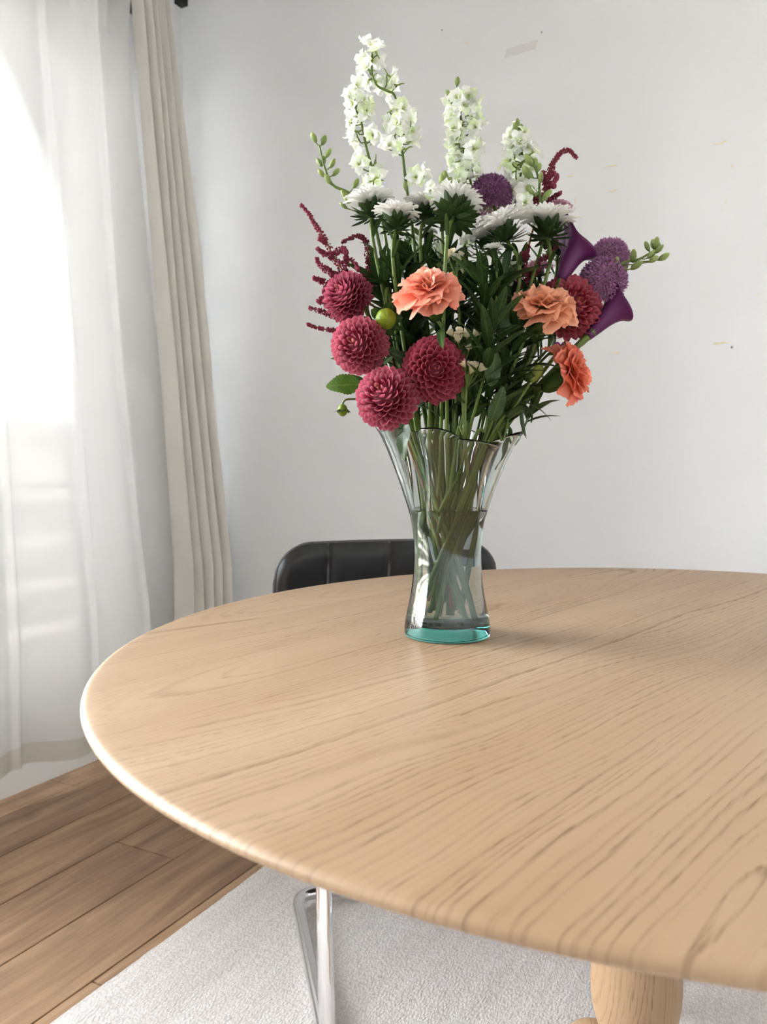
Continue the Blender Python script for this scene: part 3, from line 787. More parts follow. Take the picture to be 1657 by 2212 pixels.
def serr(wid, teeth, curl=0.15):
    def fn(u, v):
        a = (u - .5) * 2; w = wid * math.sin(math.pi * v ** 0.8) ** 0.75 + 0.01
        w *= 1 + 0.13 * ((v * teeth) % 1.0 - 0.5)
        if v > .99: w = 0.004
        return Vector((w * a, v - 0.06 * abs(a) * (1 - v), 0.2 * abs(w * a) + 0.03 * math.sin(v * 12) * abs(a) - curl * v * v))
    return fn
LEAFS = unit(serr(0.36, 11), 6, 44, 'serrate_leaf', M['leaf_broad'])
LEAFB = unit(serr(0.20, 5, 0.2), 6, 20, 'broad_leaf', M['leaf'])
def statice_cup():
    b = MB()
    for k in range(7):
        a0 = k * 2 * math.pi / 7
        b.grid(lambda u, v: Vector(((0.08 + 0.30 * v ** 1.3) * math.cos(a0 + (u - .5) * 1.1), v * 0.85 + 0.12 * ((int(u * 4 + .5)) % 2) * v * v, (0.08 + 0.30 * v ** 1.3) * math.sin(a0 + (u - .5) * 1.1))), 4, 3)
    for k in range(9):
        a0 = k * 2.4; r0 = .05 + .02 * k
        b.grid(lambda u, v: Vector((r0 * math.cos(a0) * (1 + v * .3) + (u - .5) * .16 * v * math.sin(a0), .35 + v * .5 + .08 * (int(u * 2 + .5) % 2) * v, r0 * math.sin(a0) * (1 + v * .3) - (u - .5) * .16 * v * math.cos(a0))), 2, 2)
    return b.build('statice_floret', M['statice'])
STAT = statice_cup()

# ================================================================== FLOWERS: plant builder
class Plant:
    def __init__(s, name, label, cat, foot, group=None):
        s.loc = Vector(foot); s.root = thing(name, label, cat, s.loc, group); s.inv = Matrix.Translation(-s.loc)
    def part(s, name, m, mat=None, parent=None, color=None, kind=None, label=None):
        return link(name, m, parent or s.root, s.inv @ mat if mat is not None else None, color, kind, label)
    def mb(s, name, b, mats, parent=None, color=None, kind=None):
        """mesh built in room coordinates"""
        b.xform(Matrix.Translation(-s.loc)); return link(name, b.build(name, mats), parent or s.root, None, color, kind)
def clamp_axis(p, r):
    h = Vector((p.x - VASE.x, p.y - VASE.y, 0))
    if h.length > r: h = h.normalized() * r
    return Vector((VASE.x + h.x, VASE.y + h.y, p.z))
def route(head, hdir, via=(), rnd=random, bend=0.035, foot_r=0.034, short=False):
    """stem points from its foot in the vase up to the flower head"""
    hd = Vector((head.x - VASE.x, head.y - VASE.y, 0)); L = hd.length; n = hd.normalized() if L > 1e-4 else RT
    q = Vector((-n.y, n.x, 0))
    foot = clamp_axis(VASE - n * (0.006 + 0.022 * rnd.random()) * min(1, L / 0.06) + q * (rnd.random() - .5) * 0.058 + RT * (rnd.random() - .5) * 0.02, foot_r)
    foot.z = TABLE_Z + 0.022 + 0.026 * rnd.random() ** 2
    neck = clamp_axis(VASE + n * 0.010 * min(1, L / 0.08) + q * (rnd.random() - .5) * 0.05 + (foot - VASE) * 0.2, 0.032); neck.z = TABLE_Z + 0.115
    nxt = via[0] if via else head - hdir * bend
    rz = TABLE_Z + 0.255
    t = (rz - neck.z) / max(0.05, nxt.z - neck.z)
    pts = [foot, neck]
    if short:
        neck = clamp_axis(neck.lerp(foot, -.3), .034); neck.z = TABLE_Z + 0.125 + .05 * rnd.random(); pts = [neck]; t = (rz - neck.z) / max(0.05, nxt.z - neck.z)
    if t < 0.9:
        rim = neck.lerp(nxt, min(t, 1)); pts.append(clamp_axis(rim, 0.064))
    else:
        rim = clamp_axis(neck.lerp(nxt, .8), 0.066); rim.z = rz; pts.append(rim)
    return pts + list(via) + [head - hdir * bend, head]
def stem(pl_, pts, r0=0.0026, r1=0.0018, mat='stem', n=5, sides=8):
    pp = spline(pts, n); k = len(pp)
    b = MB(); b.tube(pp, [r0 + (r1 - r0) * i / (k - 1) for i in range(k)], sides)
    pl_.mb('stem', b, M[mat]); return pp
def at_len(pp, t):
    i = t * (len(pp) - 1); k = min(int(i), len(pp) - 2); f = i - k
    return pp[k].lerp(pp[k + 1], f), (pp[k + 1] - pp[k]).normalized()
def leaves(pl_, pp, n, t0, t1, m, size, rnd, spread=0.75, parent=None, name='leaf', color=(1, 1, 1)):
    for i in range(n):
        t = t0 + (t1 - t0) * (i + rnd.random() * .8) / n
        p, tg = at_len(pp, t)
        if p.z < TABLE_Z + 0.27 or p.z > ZLEAF: continue
        a = i * 2.4 + rnd.random(); o = tg.orthogonal().normalized(); side = o * math.cos(a) + tg.cross(o) * math.sin(a)
        d = (tg * (1 - spread * rnd.uniform(.5, 1.1)) + side * spread).normalized()
        s = size * rnd.uniform(.65, 1.2); c = rnd.uniform(.75, 1.2)
        pl_.part(name, m, frame(p, d, tg - d * tg.dot(d) * .5, s), parent, (color[0] * c, color[1] * c, color[2] * c))
GA = 2.399963
ZLEAF = P(966, 505).z
# ------------------------------------------------------------------ dahlias
def dahlia(label, px, py, off, R, axis, tint=(1, 1, 1), n=150, thmax=120, sx=1.0, seed=0, nleaf=3, eye=13):
    rnd = random.Random(seed); c = P(px, py, off); ax = axis.normalized()
    pts = route(c - ax * R * 0.45, ax, rnd=rnd, bend=0.03); pl_ = Plant('dahlia', label, 'flower', pts[0], 'pink ball dahlias in the vase')
    pp = stem(pl_, pts, 0.0034, 0.0026, 'stem')
    o1 = ax.orthogonal().normalized(); o2 = ax.cross(o1)
    b = MB(); b.ball((0, 0, 0), R * 0.62, 18, 12); b.xform(Matrix.Translation(c))
    hd = pl_.mb('flower_head', b, M['dahlia_core'])
    for i in range(n):
        k = (i + .5) / n
        th = math.acos(1 - k * (1 - math.cos(math.radians(thmax)))); ph = i * GA
        r_ = o1 * math.cos(ph) + o2 * math.sin(ph)
        d = ax * math.cos(th) + r_ * math.sin(th)
        deg = math.degrees(th)
        g = min(1, max(0.0, (deg - 4) / 46)); s = 0.30 + 0.70 * g ** 0.8
        lean = 0.10 * math.sin(th)
        yd = (d + ax * (0.35 * (1 - g)) + r_ * 0.55 * g * max(0, math.cos(th * .8)) + Vector((rnd.uniform(-.07, .07), rnd.uniform(-.07, .07), rnd.uniform(-.07, .07)))).normalized()
        up = ax - yd * ax.dot(yd)
        if up.length < .05: up = -r_
        base_ = c + d * R * (0.50 + 0.14 * (1 - g))
        Ls = R * 0.52 * (0.55 + 0.45 * g) * rnd.uniform(.94, 1.06); wd_ = R * 0.52 * s * rnd.uniform(.93, 1.07)
        tv = rnd.uniform(.86, 1.12); m = DE if deg < eye else DP
        if deg < 24: Ls *= .55 + .45 * deg / 24
        pl_.part('petal', m, frame(base_, yd, up, Ls, wd_, wd_ * 1.0), hd, tuple(q * tv for q in tint))
    for i in range(6):                         # green bracts behind the flower
        a = i * 1.047; r_ = o1 * math.cos(a) + o2 * math.sin(a)
        pl_.part('bract', BRACT, frame(c - ax * R * .55, (r_ - ax * .25), ax, R * .5, R * .8), None, (1.1, 1.1, 1))
    leaves(pl_, pp, nleaf, 0.62, 0.9, LEAFB, 0.05, rnd)
    return pl_, pp, c
dahlia('pink ball dahlia below the red plume, upper one at the left side', 754, 644, 0.035, 0.0312, vd(-.55, .42, .72), (.86, .84, .92), seed=1)
d2, pp2, c2 = dahlia('large pink ball dahlia at the far left, above the serrated green leaf', 779, 747, 0.075, 0.0338, vd(-.42, .12, .9), (.97, 1.04, 1.0), seed=2)
d3, pp3, c3 = dahlia('lowest pink ball dahlia, resting just above the vase rim', 839, 862, 0.095, 0.0370, vd(-.38, .42, .82), (.98, 1.06, 1.04), seed=3)
dahlia('deep rose dahlia facing the viewer with a round closed eye', 938, 801, 0.085, 0.0385, vd(.02, .03, 1), (.92, .80, .80), seed=4, thmax=98, n=150, eye=15)
dahlia('dusky rose dahlia behind the pale peach carnation at the right', 1228, 667, 0.02, 0.040, vd(.30, .22, .9), (.97, .9, .82), seed=5, thmax=112)
# its serrated leaf and drooping side bud
p0 = P(775, 832, .04); p1 = P(706, 829, .05)
d2.part('leaf', LEAFS, frame(p0, p1 - p0, vd(.1, .45, .9), (p1 - p0).length), None, (1, 1.05, .9))
d2.mb('leaf_stalk', (lambda b: (b.tube(spline([P(800, 850, .03), P(788, 838, .035), p0], 4), 0.0013, 6), b)[1])(MB()), M['stem'])
p0 = P(815, 845, .03); p1 = P(790, 850, .04)
d2.part('leaf', LEAFB, frame(P(800, 850, .03), P(770, 815, .03) - P(800, 850, .03), vd(0, .5, .8), 0.034), None, (.9, 1, .95))
b = MB(); b.tube(spline([P(800, 862, .045), P(765, 862, .05), P(746, 864, .055), P(738, 876, .055)], 5), 0.0012, 6)
bs = d3.mb('bud_stalk', b, M['stem'])
bc = P(740, 886, .055)
b = MB(); b.ball(bc, (0.006, 0.006, 0.0075), 10, 8); d3.mb('bud', b, M['bud_yellow'], None, (.7, .8, .7))
for i in range(5):
    a = i * 1.2566 + .4
    d3.part('bract', BRACT, frame(bc + UP * 0.004, vd(math.cos(a), -.9, math.sin(a)), vd(math.cos(a), .6, math.sin(a)), 0.013, 0.03), None, (1.3, 1.3, 1.1))
# round green dahlia bud
rnd = random.Random(9); c = P(834, 689, .075); ax = vd(.12, -.12, 1)
pts = route(c - ax * .008 + UP * .006, vd(.0, -.6, .4), via=[P(842, 640, .03)], rnd=rnd, bend=.01)
gb = Plant('dahlia_bud', 'round lime green closed dahlia bud between the pink dahlias', 'flower bud', pts[0])
stem(gb, pts, .0026, .002)
b = MB(); b.ball((0, 0, 0), (0.0118, 0.0118, 0.0118), 16, 12)
for i in range(7):
    a = i * 0.8976
    b.grid(lambda u, v: Vector(((.0121 + .0004 * math.sin(u * 3.14)) * math.sin(.12 + v * 1.9) * math.cos(a + (u - .5) * (.9)), (.0121 + .0004 * math.sin(u * 3.14)) * math.sin(.12 + v * 1.9) * math.sin(a + (u - .5) * .9), (.0121 + .0005 * math.sin(u * 3.14)) * math.cos(.12 + v * 1.9))), 5, 6)
fr_ = frame(c, ax.orthogonal(), ax); b.xform(fr_); gb.mb('bud', b, M['bud_yellow'])
for i in range(5):
    a = i * 1.2566
    o1 = ax.orthogonal().normalized(); o2 = ax.cross(o1); r_ = o1 * math.cos(a) + o2 * math.sin(a)
    gb.part('bract', BRACT, frame(c - ax * .009 + r_ * .004, r_ + ax * .15, ax, .017, .045), None, (1.2, 1.3, 1))
# ------------------------------------------------------------------ carnations
def carnation(label, px, py, off, R, axis, tint, cal, seed, n=32, flat=1.0, via=()):
    rnd = random.Random(seed); c = P(px, py, off); ax = axis.normalized()
    cb = P(*cal)                                # foot of the calyx
    cdir = (c - cb).normalized(); clen = (c - cb).length
    pts = route(cb, cdir, via=via, rnd=rnd, bend=.03); pl_ = Plant('carnation', label, 'flower', pts[0], 'carnations in the vase')
    pp = stem(pl_, pts, .0026, .0021, 'stem')
    pr = [(0.0, 0), (0.0035, 0), (.0070, .003), (.0100, .009), (.0118, .017), (.0125, .025), (.0140, .031)]
    b = MB(); b.lathe([(r, z * clen / .034) for r, z in pr], 20); b.xform(frame(cb, cdir.orthogonal(), cdir))
    cx = pl_.mb('calyx', b, M['leaf'], None, (1.35, 1.35, .9))
    for i in range(4):
        a = i * 1.5708; o1 = cdir.orthogonal().normalized(); o2 = cdir.cross(o1); r_ = o1 * math.cos(a) + o2 * math.sin(a)
        pl_.part('bract', BRACT, frame(cb + r_ * .003, cdir + r_ * .35, r_, .014, .04), cx, (1.2, 1.2, .9))
    b = MB(); b.ball(c - ax * R * .25, R * .3, 12, 8); hd = pl_.mb('flower_head', b, M['carnation'], None, tint)
    o1 = ax.orthogonal().normalized(); o2 = ax.cross(o1)
    for i in range(n):
        k = i / (n - 1); th = math.radians(3 + 93 * k ** .95 + rnd.uniform(-6, 6)); ph = i * GA + rnd.uniform(-.25, .25)
        r_ = o1 * math.cos(ph) + o2 * math.sin(ph); yd = ax * math.cos(th) + r_ * math.sin(th)
        s = R * (0.86 + .30 * k) * rnd.uniform(.9, 1.1)
        up = ax * math.sin(th) - r_ * math.cos(th)
        tv = rnd.uniform(.9, 1.08)
        pl_.part('petal', CP[i % 5], frame(c - ax * R * .36 * (1 - .25 * k), yd, up, s, s * rnd.uniform(.85, 1.1), s * rnd.uniform(.8, 1.5)), hd, tuple(q * tv for q in tint))
    leaves(pl_, pp, 5, .5, .9, LEAF2, .06, rnd)
    return pl_
carnation('salmon pink carnation in the middle, spread wide with two lobes', 923, 622, .100, .0325, vd(-.10, .86, .48), (1.0, .86, .84), (946, 692, .085), 11, n=34)
carnation('pale peach carnation in front of the dusky rose dahlia', 1174, 656, .065, .0335, vd(.06, .86, .48), (1.0, 1.0, .88), (1158, 722, .055), 12)
carnation('coral orange carnation at the lower right, facing right', 1238, 800, .06, .0315, vd(.85, .34, .30), (1.0, .66, .62), (1172, 842, .045), 13, via=[P(1130, 880, .04)])
# ------------------------------------------------------------------ white asters
def aster_rays(seed):
    r = random.Random(seed); b = MB()
    for row, (n, el, L, r0) in enumerate([(34, 16, 1.0, .22), (32, 32, .98, .20), (28, 48, .88, .16), (22, 64, .72, .1)]):
        for i in range(n):
            a = (i + .5 * row + r.uniform(-.2, .2)) * 2 * math.pi / n; e = math.radians(el + r.uniform(-7, 7)); l = L * r.uniform(.92, 1.06)
            ca, sa = math.cos(a), math.sin(a)
            def fn(u, v):
                q = (u - .5) * 2; w = .088 * math.sin(math.pi * min(1, .2 + v * .74)) ** .7 * (1 if v < .95 else .6)
                rr = r0 + (l - r0) * v * math.cos(e) ; z = (l - r0) * v * math.sin(e) + .10 * q * q * .5 + .10 * v * (1 - v) * 2 - .10 * v ** 3
                return Vector((rr * ca - q * w * sa, rr * sa + q * w * ca, z))
            b.grid(fn, 2, 4)
    return b.build('ray_petals', M['white_petal'])
AR = [aster_rays(1), aster_rays(2)]
# ray_petals' gradient runs along local Y, so give it an even white
M['aster_white'] = petal_mat('aster_white', lambda m, xyz: m.mix(m.mrange(xyz[2], -.1, .35), lin(244, 244, 238), lin(250, 250, 246)), .55, .38)
for q in AR: q.materials[0] = M['aster_white']
def aster(label, px, py, off, R, axis, seed, nb=48, nl=11, tint=(1, 1, 1), name='white_aster', group='white asters in the vase', cup=1.0, stem_r=.0026):
    rnd = random.Random(seed); c = P(px, py, off); ax = axis.normalized()
    pts = route(c - ax * R * .62, ax, rnd=rnd, bend=.05, short=seed > 26); pl_ = Plant(name, label, 'flower', pts[0], group)
    pp = stem(pl_, pts, stem_r, stem_r * .85, 'stem')
    o1 = ax.orthogonal().normalized()
    Mx = frame(c - ax * R * .12, o1, ax, R)
    hd = pl_.part('ray_petals', AR[seed % 2], Mx, None, tint, 'stuff')
    b = MB(); b.ball((0, 0, 0), (R * .2, R * .2, R * .1), 12, 8); b.xform(frame(c + ax * R * .22, o1, ax)); pl_.mb('disc', b, M['yellow'])
    b = MB(); b.ball((0, 0, 0), (R * .34, R * .34, R * .3), 14, 8); b.xform(frame(c - ax * R * .32, o1, ax)); rc = pl_.mb('receptacle', b, M['leaf_dark'])
    o2 = ax.cross(o1)
    for i in range(nb):
        k = i / nb; a = i * GA; r_ = o1 * math.cos(a) + o2 * math.sin(a)
        el = math.radians(42 - 66 * k + rnd.uniform(-8, 8))
        d = r_ * math.cos(el) + ax * math.sin(el)
        s = R * rnd.uniform(.46, .66) * cup; tv = rnd.uniform(.8, 1.25)
        pl_.part('bract', BRACT, frame(c - ax * R * (.42 + .28 * k) + r_ * R * .16, d, ax * math.cos(el) - r_ * math.sin(el), s, s * rnd.uniform(1.2, 1.6)), rc, (tv, tv, tv))
    leaves(pl_, pp, nl, .48, .95, LEAF2, .036, rnd, .5)
    return pl_
aster('white aster with green bracts at the upper left of the row', 798, 434, .02, .0335, vd(-.12, 1, -.05), 21)
aster('lower white aster between two others, left of centre', 857, 462, .05, .0300, vd(.05, 1, -.02), 22)
aster('white aster third from the left, half hidden behind its neighbours', 916, 442, .015, .0300, vd(.05, 1, .0), 23)
aster('white aster in the centre showing its large green bracts', 986, 440, .055, .0345, vd(.22, 1, -.42), 24, cup=1.25)
aster('white aster right of centre tilted towards the left', 1083, 481, .06, .0360, vd(-.34, 1, .10), 25)
aster('white aster at the far right of the row above the purple calla', 1184, 474, .05, .0360, vd(.04, 1, -.06), 26)
aster('white aster partly hidden low behind the tilted one', 1046, 508, .01, .0290, vd(-.3, 1, .1), 27, nb=22)
aster('white aster lower right behind the row, mostly hidden', 1210, 520, -.02, .0290, vd(.15, 1, .1), 28, nb=26)
for i, (px, py, off, lab) in enumerate([(1066, 534, .07, 'small half open white aster under the tilted aster'), (981, 556, .05, 'small white aster bud above the salmon carnation'), (1008, 590, .03, 'small closed white aster right of the salmon carnation'), (926, 500, .0, 'small white aster bud below the row, left of centre')]):
    aster(lab, px, py, off, .0125, vd(.1 * (i - 1), 1, .25), 40 + i, nb=16, nl=7, name='aster_bud', group='small half open asters', cup=1.1, stem_r=.0016)
aster('small pink aster peeping above the right end of the white row', 1211, 444, -.02, .0165, vd(.25, 1, .15), 51, nb=10, nl=4, tint=(.86, .52, .68), name='pink_aster', group='pink asters')
aster('pink aster hidden among leaves above the peach carnation', 1163, 578, -.01, .020, vd(-.2, 1, .5), 52, nb=10, nl=4, tint=(.80, .45, .60), name='pink_aster', group='pink asters')
# ------------------------------------------------------------------ alliums
def allium(label, px, py, off, R, axis, seed, n=420):
    rnd = random.Random(seed); c = P(px, py, off); ax = axis.normalized()
    pts = route(c - ax * R * .3, ax, rnd=rnd, bend=.05); pl_ = Plant('allium', label, 'flower', pts[0], 'purple alliums in the vase')
    stem(pl_, pts, .0024, .002, 'stem')
    b = MB(); g_ = MB(); hub = c - ax * R * .45
    o1 = ax.orthogonal().normalized(); o2 = ax.cross(o1)
    for i in range(n):
        k = (i + .5) / n; ct = 1 - k * 1.72; th = math.acos(ct); ph = i * GA
        d = ax * ct + (o1 * math.cos(ph) + o2 * math.sin(ph)) * math.sin(th)
        p = c + d * R * rnd.uniform(.80, 1.0)
        g_.tube([hub, hub.lerp(p, .5) + d * R * .05, p], R * .008, 4, cap=False)
        o = d.orthogonal().normalized(); q = d.cross(o)
        for j in range(5):
            a = j * 1.2566 + i; e = o * math.cos(a) + q * math.sin(a); s = d.cross(e)
            l = R * rnd.uniform(.15, .22)
            b.add([p, p + e * l * .55 + s * l * .22 + d * l * .5, p + e * l + d * l * .9, p + e * l * .55 - s * l * .22 + d * l * .5], [(0, 1, 2, 3)])
        b.tube([p, p + d * R * .16 + o * R * rnd.uniform(-.05, .05)], R * .010, 3, cap=False)
    cl = pl_.mb('floret_cluster', b, M['allium'], kind='stuff'); pl_.mb('pedicels', g_, M['allium_green'], kind='stuff')
allium('purple allium ball above the white asters', 1060, 424, .0, .0245, vd(-.1, 1, -.1), 61)
allium('purple allium ball at the far right, upper one behind', 1318, 556, -.03, .0225, vd(.3, 1, .1), 62)
allium('purple allium ball at the far right, lower one in front', 1303, 607, .02, .0265, vd(.45, .9, .3), 63)
# ------------------------------------------------------------------ callas
def calla(label, base_px, tip_px, off0, off1, R, side, seed, tipk=.35, hook=0):
    rnd = random.Random(seed); p0 = P(*base_px, off0); p1 = P(*tip_px, off1); ax = (p1 - p0).normalized(); L = (p1 - p0).length
    pts = route(p0 + ax * .004, ax, rnd=rnd, bend=.04); pl_ = Plant('calla_lily', label, 'flower', pts[0], 'purple callas in the vase')
    stem(pl_, pts, .0044, .0040, 'stem', sides=10)
    side = (side - ax * side.dot(ax)).normalized(); o2 = ax.cross(side)
    b = MB()
    def fn(u, v):
        a = u * 2 * math.pi; tip = max(0, math.cos(a)) ** 5
        r = R * (.20 + .36 * v ** .8 + .44 * v ** 5) * (1 + .05 * math.sin(3 * a) * v)
        ln = L * (v * (1 + (tipk * tip - .10 * (1 - math.cos(a)) * .5) * v ** 2))
        rr = r * (1 + .50 * tip * v ** 6)
        return p0 + ax * ln + (side * math.cos(a) + o2 * math.sin(a)) * rr
    b.grid(fn, 36, 20)
    # the material's gradient wants length along Y: build in a frame aligned with the axis
    fr_ = frame(p0, ax, side); b.xform(fr_.inverted())
    m = b.build('spathe', M['calla']); 
    sp = pl_.part('spathe', m, fr_)
    so = sp.modifiers.new('solidify', 'SOLIDIFY'); so.thickness = .0011; so.offset = 0
    b = MB(); b.tube([p0 + ax * L * .2, p0 + ax * L * .5, p0 + ax * L * .78], [.0035, .0032, .0022], 8); pl_.mb('spadix', b, M['spadix'])
    b = MB(); b.tube([p0 - ax * .012, p0 - ax * .002, p0 + ax * .008, p0 + ax * .016], [.0041, .0048, R * .25 + .0012, R * .33], 14, cap=False); pl_.mb('flower_base', b, M['stem'], None, (1.1, 1.2, .9))
calla('dark purple calla lily pointing up beside the white aster', (1212, 606), (1246, 528), .03, .02, .0262, vd(-.35, .95, .1), 71, .50)
calla('dark purple calla lily at the far right, opening to the right', (1268, 728), (1340, 655), .03, .02, .0235, vd(-.2, 1, .1), 72, .16)
# ------------------------------------------------------------------ larkspurs
def floret(pl_, p, d, s, rnd, green=0.0):
    M_ = frame(p, d, UP, s)
    fl_ = pl_.part('floret', LC, M_)
    np_ = 7
    for k in range(np_):
        a = k * 2 * math.pi / np_ + rnd.uniform(-.2, .2); sp = math.radians(rnd.uniform(28, 95))
        dr_ = Vector((math.cos(a) * math.sin(sp), math.cos(sp), math.sin(a) * math.sin(sp)))
        up = Vector((-math.cos(a) * math.cos(sp), math.sin(sp), -math.sin(a) * math.cos(sp)))
        l = rnd.uniform(.85, 1.15); tv = rnd.uniform(.9, 1.03); g2 = rnd.random() ** 3 * green
        link('petal', LP[k % 4], fl_, frame(Vector((0, .05, 0)), dr_, up, l, l * rnd.uniform(.9, 1.2)), (tv * (1 - .12 * g2), tv, tv * (1 - .35 * g2)))
def larkspur(label, path, florets, buds, seed, off=0.0, name='white_larkspur', group='white larkspur spires', nl=6, r=.0020, fs=.0150, bs=.0125, tails=None):
    rnd = random.Random(seed); pth = [P(x, y, off if o is None else o) for x, y, *oo in path for o in [oo[0] if oo else None]]
    d = (pth[-1] - pth[-2]).normalized()
    pts = route(pth[0], (pth[1] - pth[0]).normalized(), rnd=rnd, bend=.04, short=seed > 84) + pth[1:]
    pl_ = Plant(name, label, 'flower', pts[0], group); pp = stem(pl_, pts, .0026, r * .55, 'stem', n=6)
    tw = MB()
    def near(p):
        return min(pp, key=lambda q: (q - p).length + (0.6 if q.z > p.z - .004 else 0))
    for (x, y, *oo) in florets:
        o = off + (oo[0] if oo else rnd.uniform(-.014, .020)); p = P(x, y, o)
        q = near(p); dd = (p - q); dd.z *= .4
        face = (dd.normalized() * .9 + vd(rnd.uniform(-.9, .9), rnd.uniform(-.5, .45), rnd.uniform(-.3, .7))).normalized()
        floret(pl_, p, face, fs * rnd.uniform(.85, 1.15), rnd, 1.0)
        tw.tube(spline([q, q.lerp(p, .5) - UP * .002, p - face * .004], 3), .0008, 5)
    for (x, y, *oo) in buds:
        o = off + (oo[0] if oo else rnd.uniform(-.006, .008)); p = P(x, y, o); q = near(p)
        dd = (p - q); 
        if dd.length < .004: dd = d * .004
        dd = (dd.normalized() + UP * .5).normalized(); s = bs * rnd.uniform(.85, 1.15); tv = rnd.uniform(.85, 1.2)
        pl_.part('bud', BUD, frame(p - dd * s * .5, dd, vd(0, 0, 1), s, s * rnd.uniform(.8, 1.0)), None, (tv, tv, tv * .95))
        tw.tube([q, q.lerp(p - dd * s * .5, .5) - UP * .001, p - dd * s * .45], .0007, 5)
    if tw.v: pl_.mb('pedicels', tw, M['stem'])
    leaves(pl_, pp, nl, .4, .72, LEAF2, .05, rnd, .6)
    return pl_
larkspur('tallest white larkspur with a kinked tip', [(882, 430), (874, 370), (868, 320), (860, 262), (853, 208), (836, 196), (814, 184), (804, 158), (804, 118)],
         [(803, 102), (812, 112), (789, 127), (803, 131), (795, 150), (799, 172), (812, 176), (842, 165), (852, 184), (845, 238), (868, 236), (878, 256), (846, 262), (862, 268), (888, 280), (846, 297), (886, 306), (840, 318), (872, 322), (898, 384), (908, 376)], [(876, 402)], 81, .0, fs=.0155)
larkspur('white larkspur at the left of the tall kinked one', [(815, 420), (806, 372), (793, 325), (786, 290), (779, 258), (766, 226), (764, 200)],
         [(768, 184), (756, 212), (764, 226), (786, 222), (792, 238), (775, 252), (758, 266), (768, 284), (772, 304), (806, 292), (812, 302), (782, 345), (776, 358), (812, 352), (808, 376), (818, 388), (800, 392)], [], 82, -.01, fs=.0150)
larkspur('dense white larkspur spire in the centre', [(1006, 425), (1004, 370), (1002, 320), (998, 270), (990, 220), (987, 184)],
         [(990, 212), (1012, 208), (975, 222), (1000, 228), (1020, 225), (980, 250), (1012, 252), (1026, 262), (992, 268), (1010, 274), (1028, 276), (978, 282), (995, 298), (985, 312), (1015, 312), (1022, 322), (992, 330), (1006, 342), (985, 352), (1012, 360), (998, 374), (1022, 368), (990, 392), (1016, 390), (985, 408)], [(970, 204), (988, 176)], 83, .0, fs=.0160)
larkspur('shorter white larkspur spire at the right', [(1112, 440), (1118, 405), (1128, 360), (1126, 315), (1119, 280)],
         [(1116, 290), (1130, 292), (1108, 300), (1120, 308), (1138, 318), (1106, 322), (1126, 328), (1112, 340), (1150, 330), (1102, 350), (1120, 356), (1138, 352), (1108, 372), (1124, 380), (1140, 372), (1112, 396), (1132, 398), (1106, 410)], [(1119, 272), (1114, 276), (1125, 277), (1118, 266)], 84, -.01, fs=.0140)
larkspur('larkspur sprig with green buds beside the red plume', [(1168, 450), (1166, 420), (1163, 385), (1152, 352)], [(1132, 440), (1142, 408)],
         [(1148, 348), (1156, 352), (1142, 346), (1163, 362), (1140, 375), (1138, 370), (1168, 384), (1160, 396), (1150, 412), (1176, 428), (1182, 420), (1135, 446)], 85, .02, name='larkspur_bud_sprig', group='larkspur bud sprigs', bs=.0165, nl=4)
larkspur('green larkspur bud sprig reaching out to the upper left', [(770, 440), (752, 416), (722, 402), (708, 380), (698, 350), (690, 314)], [],
         [(678, 297), (699, 303), (709, 331), (690, 351), (699, 346), (718, 353), (694, 374), (726, 372), (708, 387), (769, 396), (745, 421), (742, 444, .01), (752, 432)], 86, .0, name='larkspur_bud_sprig', group='larkspur bud sprigs', bs=.0135, nl=0)
larkspur('green larkspur bud sprig reaching out to the far right', [(1270, 610), (1318, 582), (1352, 566), (1380, 560), (1402, 548), (1414, 540)], [],
         [(1322, 572), (1332, 566), (1368, 553), (1398, 532), (1411, 527), (1418, 524), (1424, 538), (1408, 549), (1412, 560), (1434, 555), (1375, 573), (1346, 582), (1420, 534)], 87, .03, name='larkspur_bud_sprig', group='larkspur bud sprigs', bs=.0150, nl=0)
larkspur('pale green larkspur tip with buds in the centre', [(952, 470), (950, 440), (956, 410), (962, 388)], [(930, 412), (940, 424), (968, 404)], [(961, 382), (955, 392), (950, 452), (968, 395)], 88, .03, name='larkspur_bud_sprig', group='larkspur bud sprigs', bs=.0170, fs=.0125, nl=4)
larkspur('low larkspur florets showing between the aster stems', [(1020, 640), (1035, 590), (1030, 540), (1020, 500)], [(1040, 560), (1012, 524), (1090, 575), (1082, 590), (1095, 612), (1035, 622)], [(1000, 520), (1010, 548), (1030, 600), (995, 570), (1045, 640)], 89, .0, group='low larkspur stems', fs=.013, nl=10)
larkspur('low larkspur stem with buds left of centre', [(905, 600), (915, 560), (925, 520), (930, 490)], [(890, 520), (940, 535)], [(905, 540), (920, 560), (935, 515), (880, 560), (945, 575), (900, 500)], 90, -.01, group='low larkspur stems', fs=.012, nl=10)
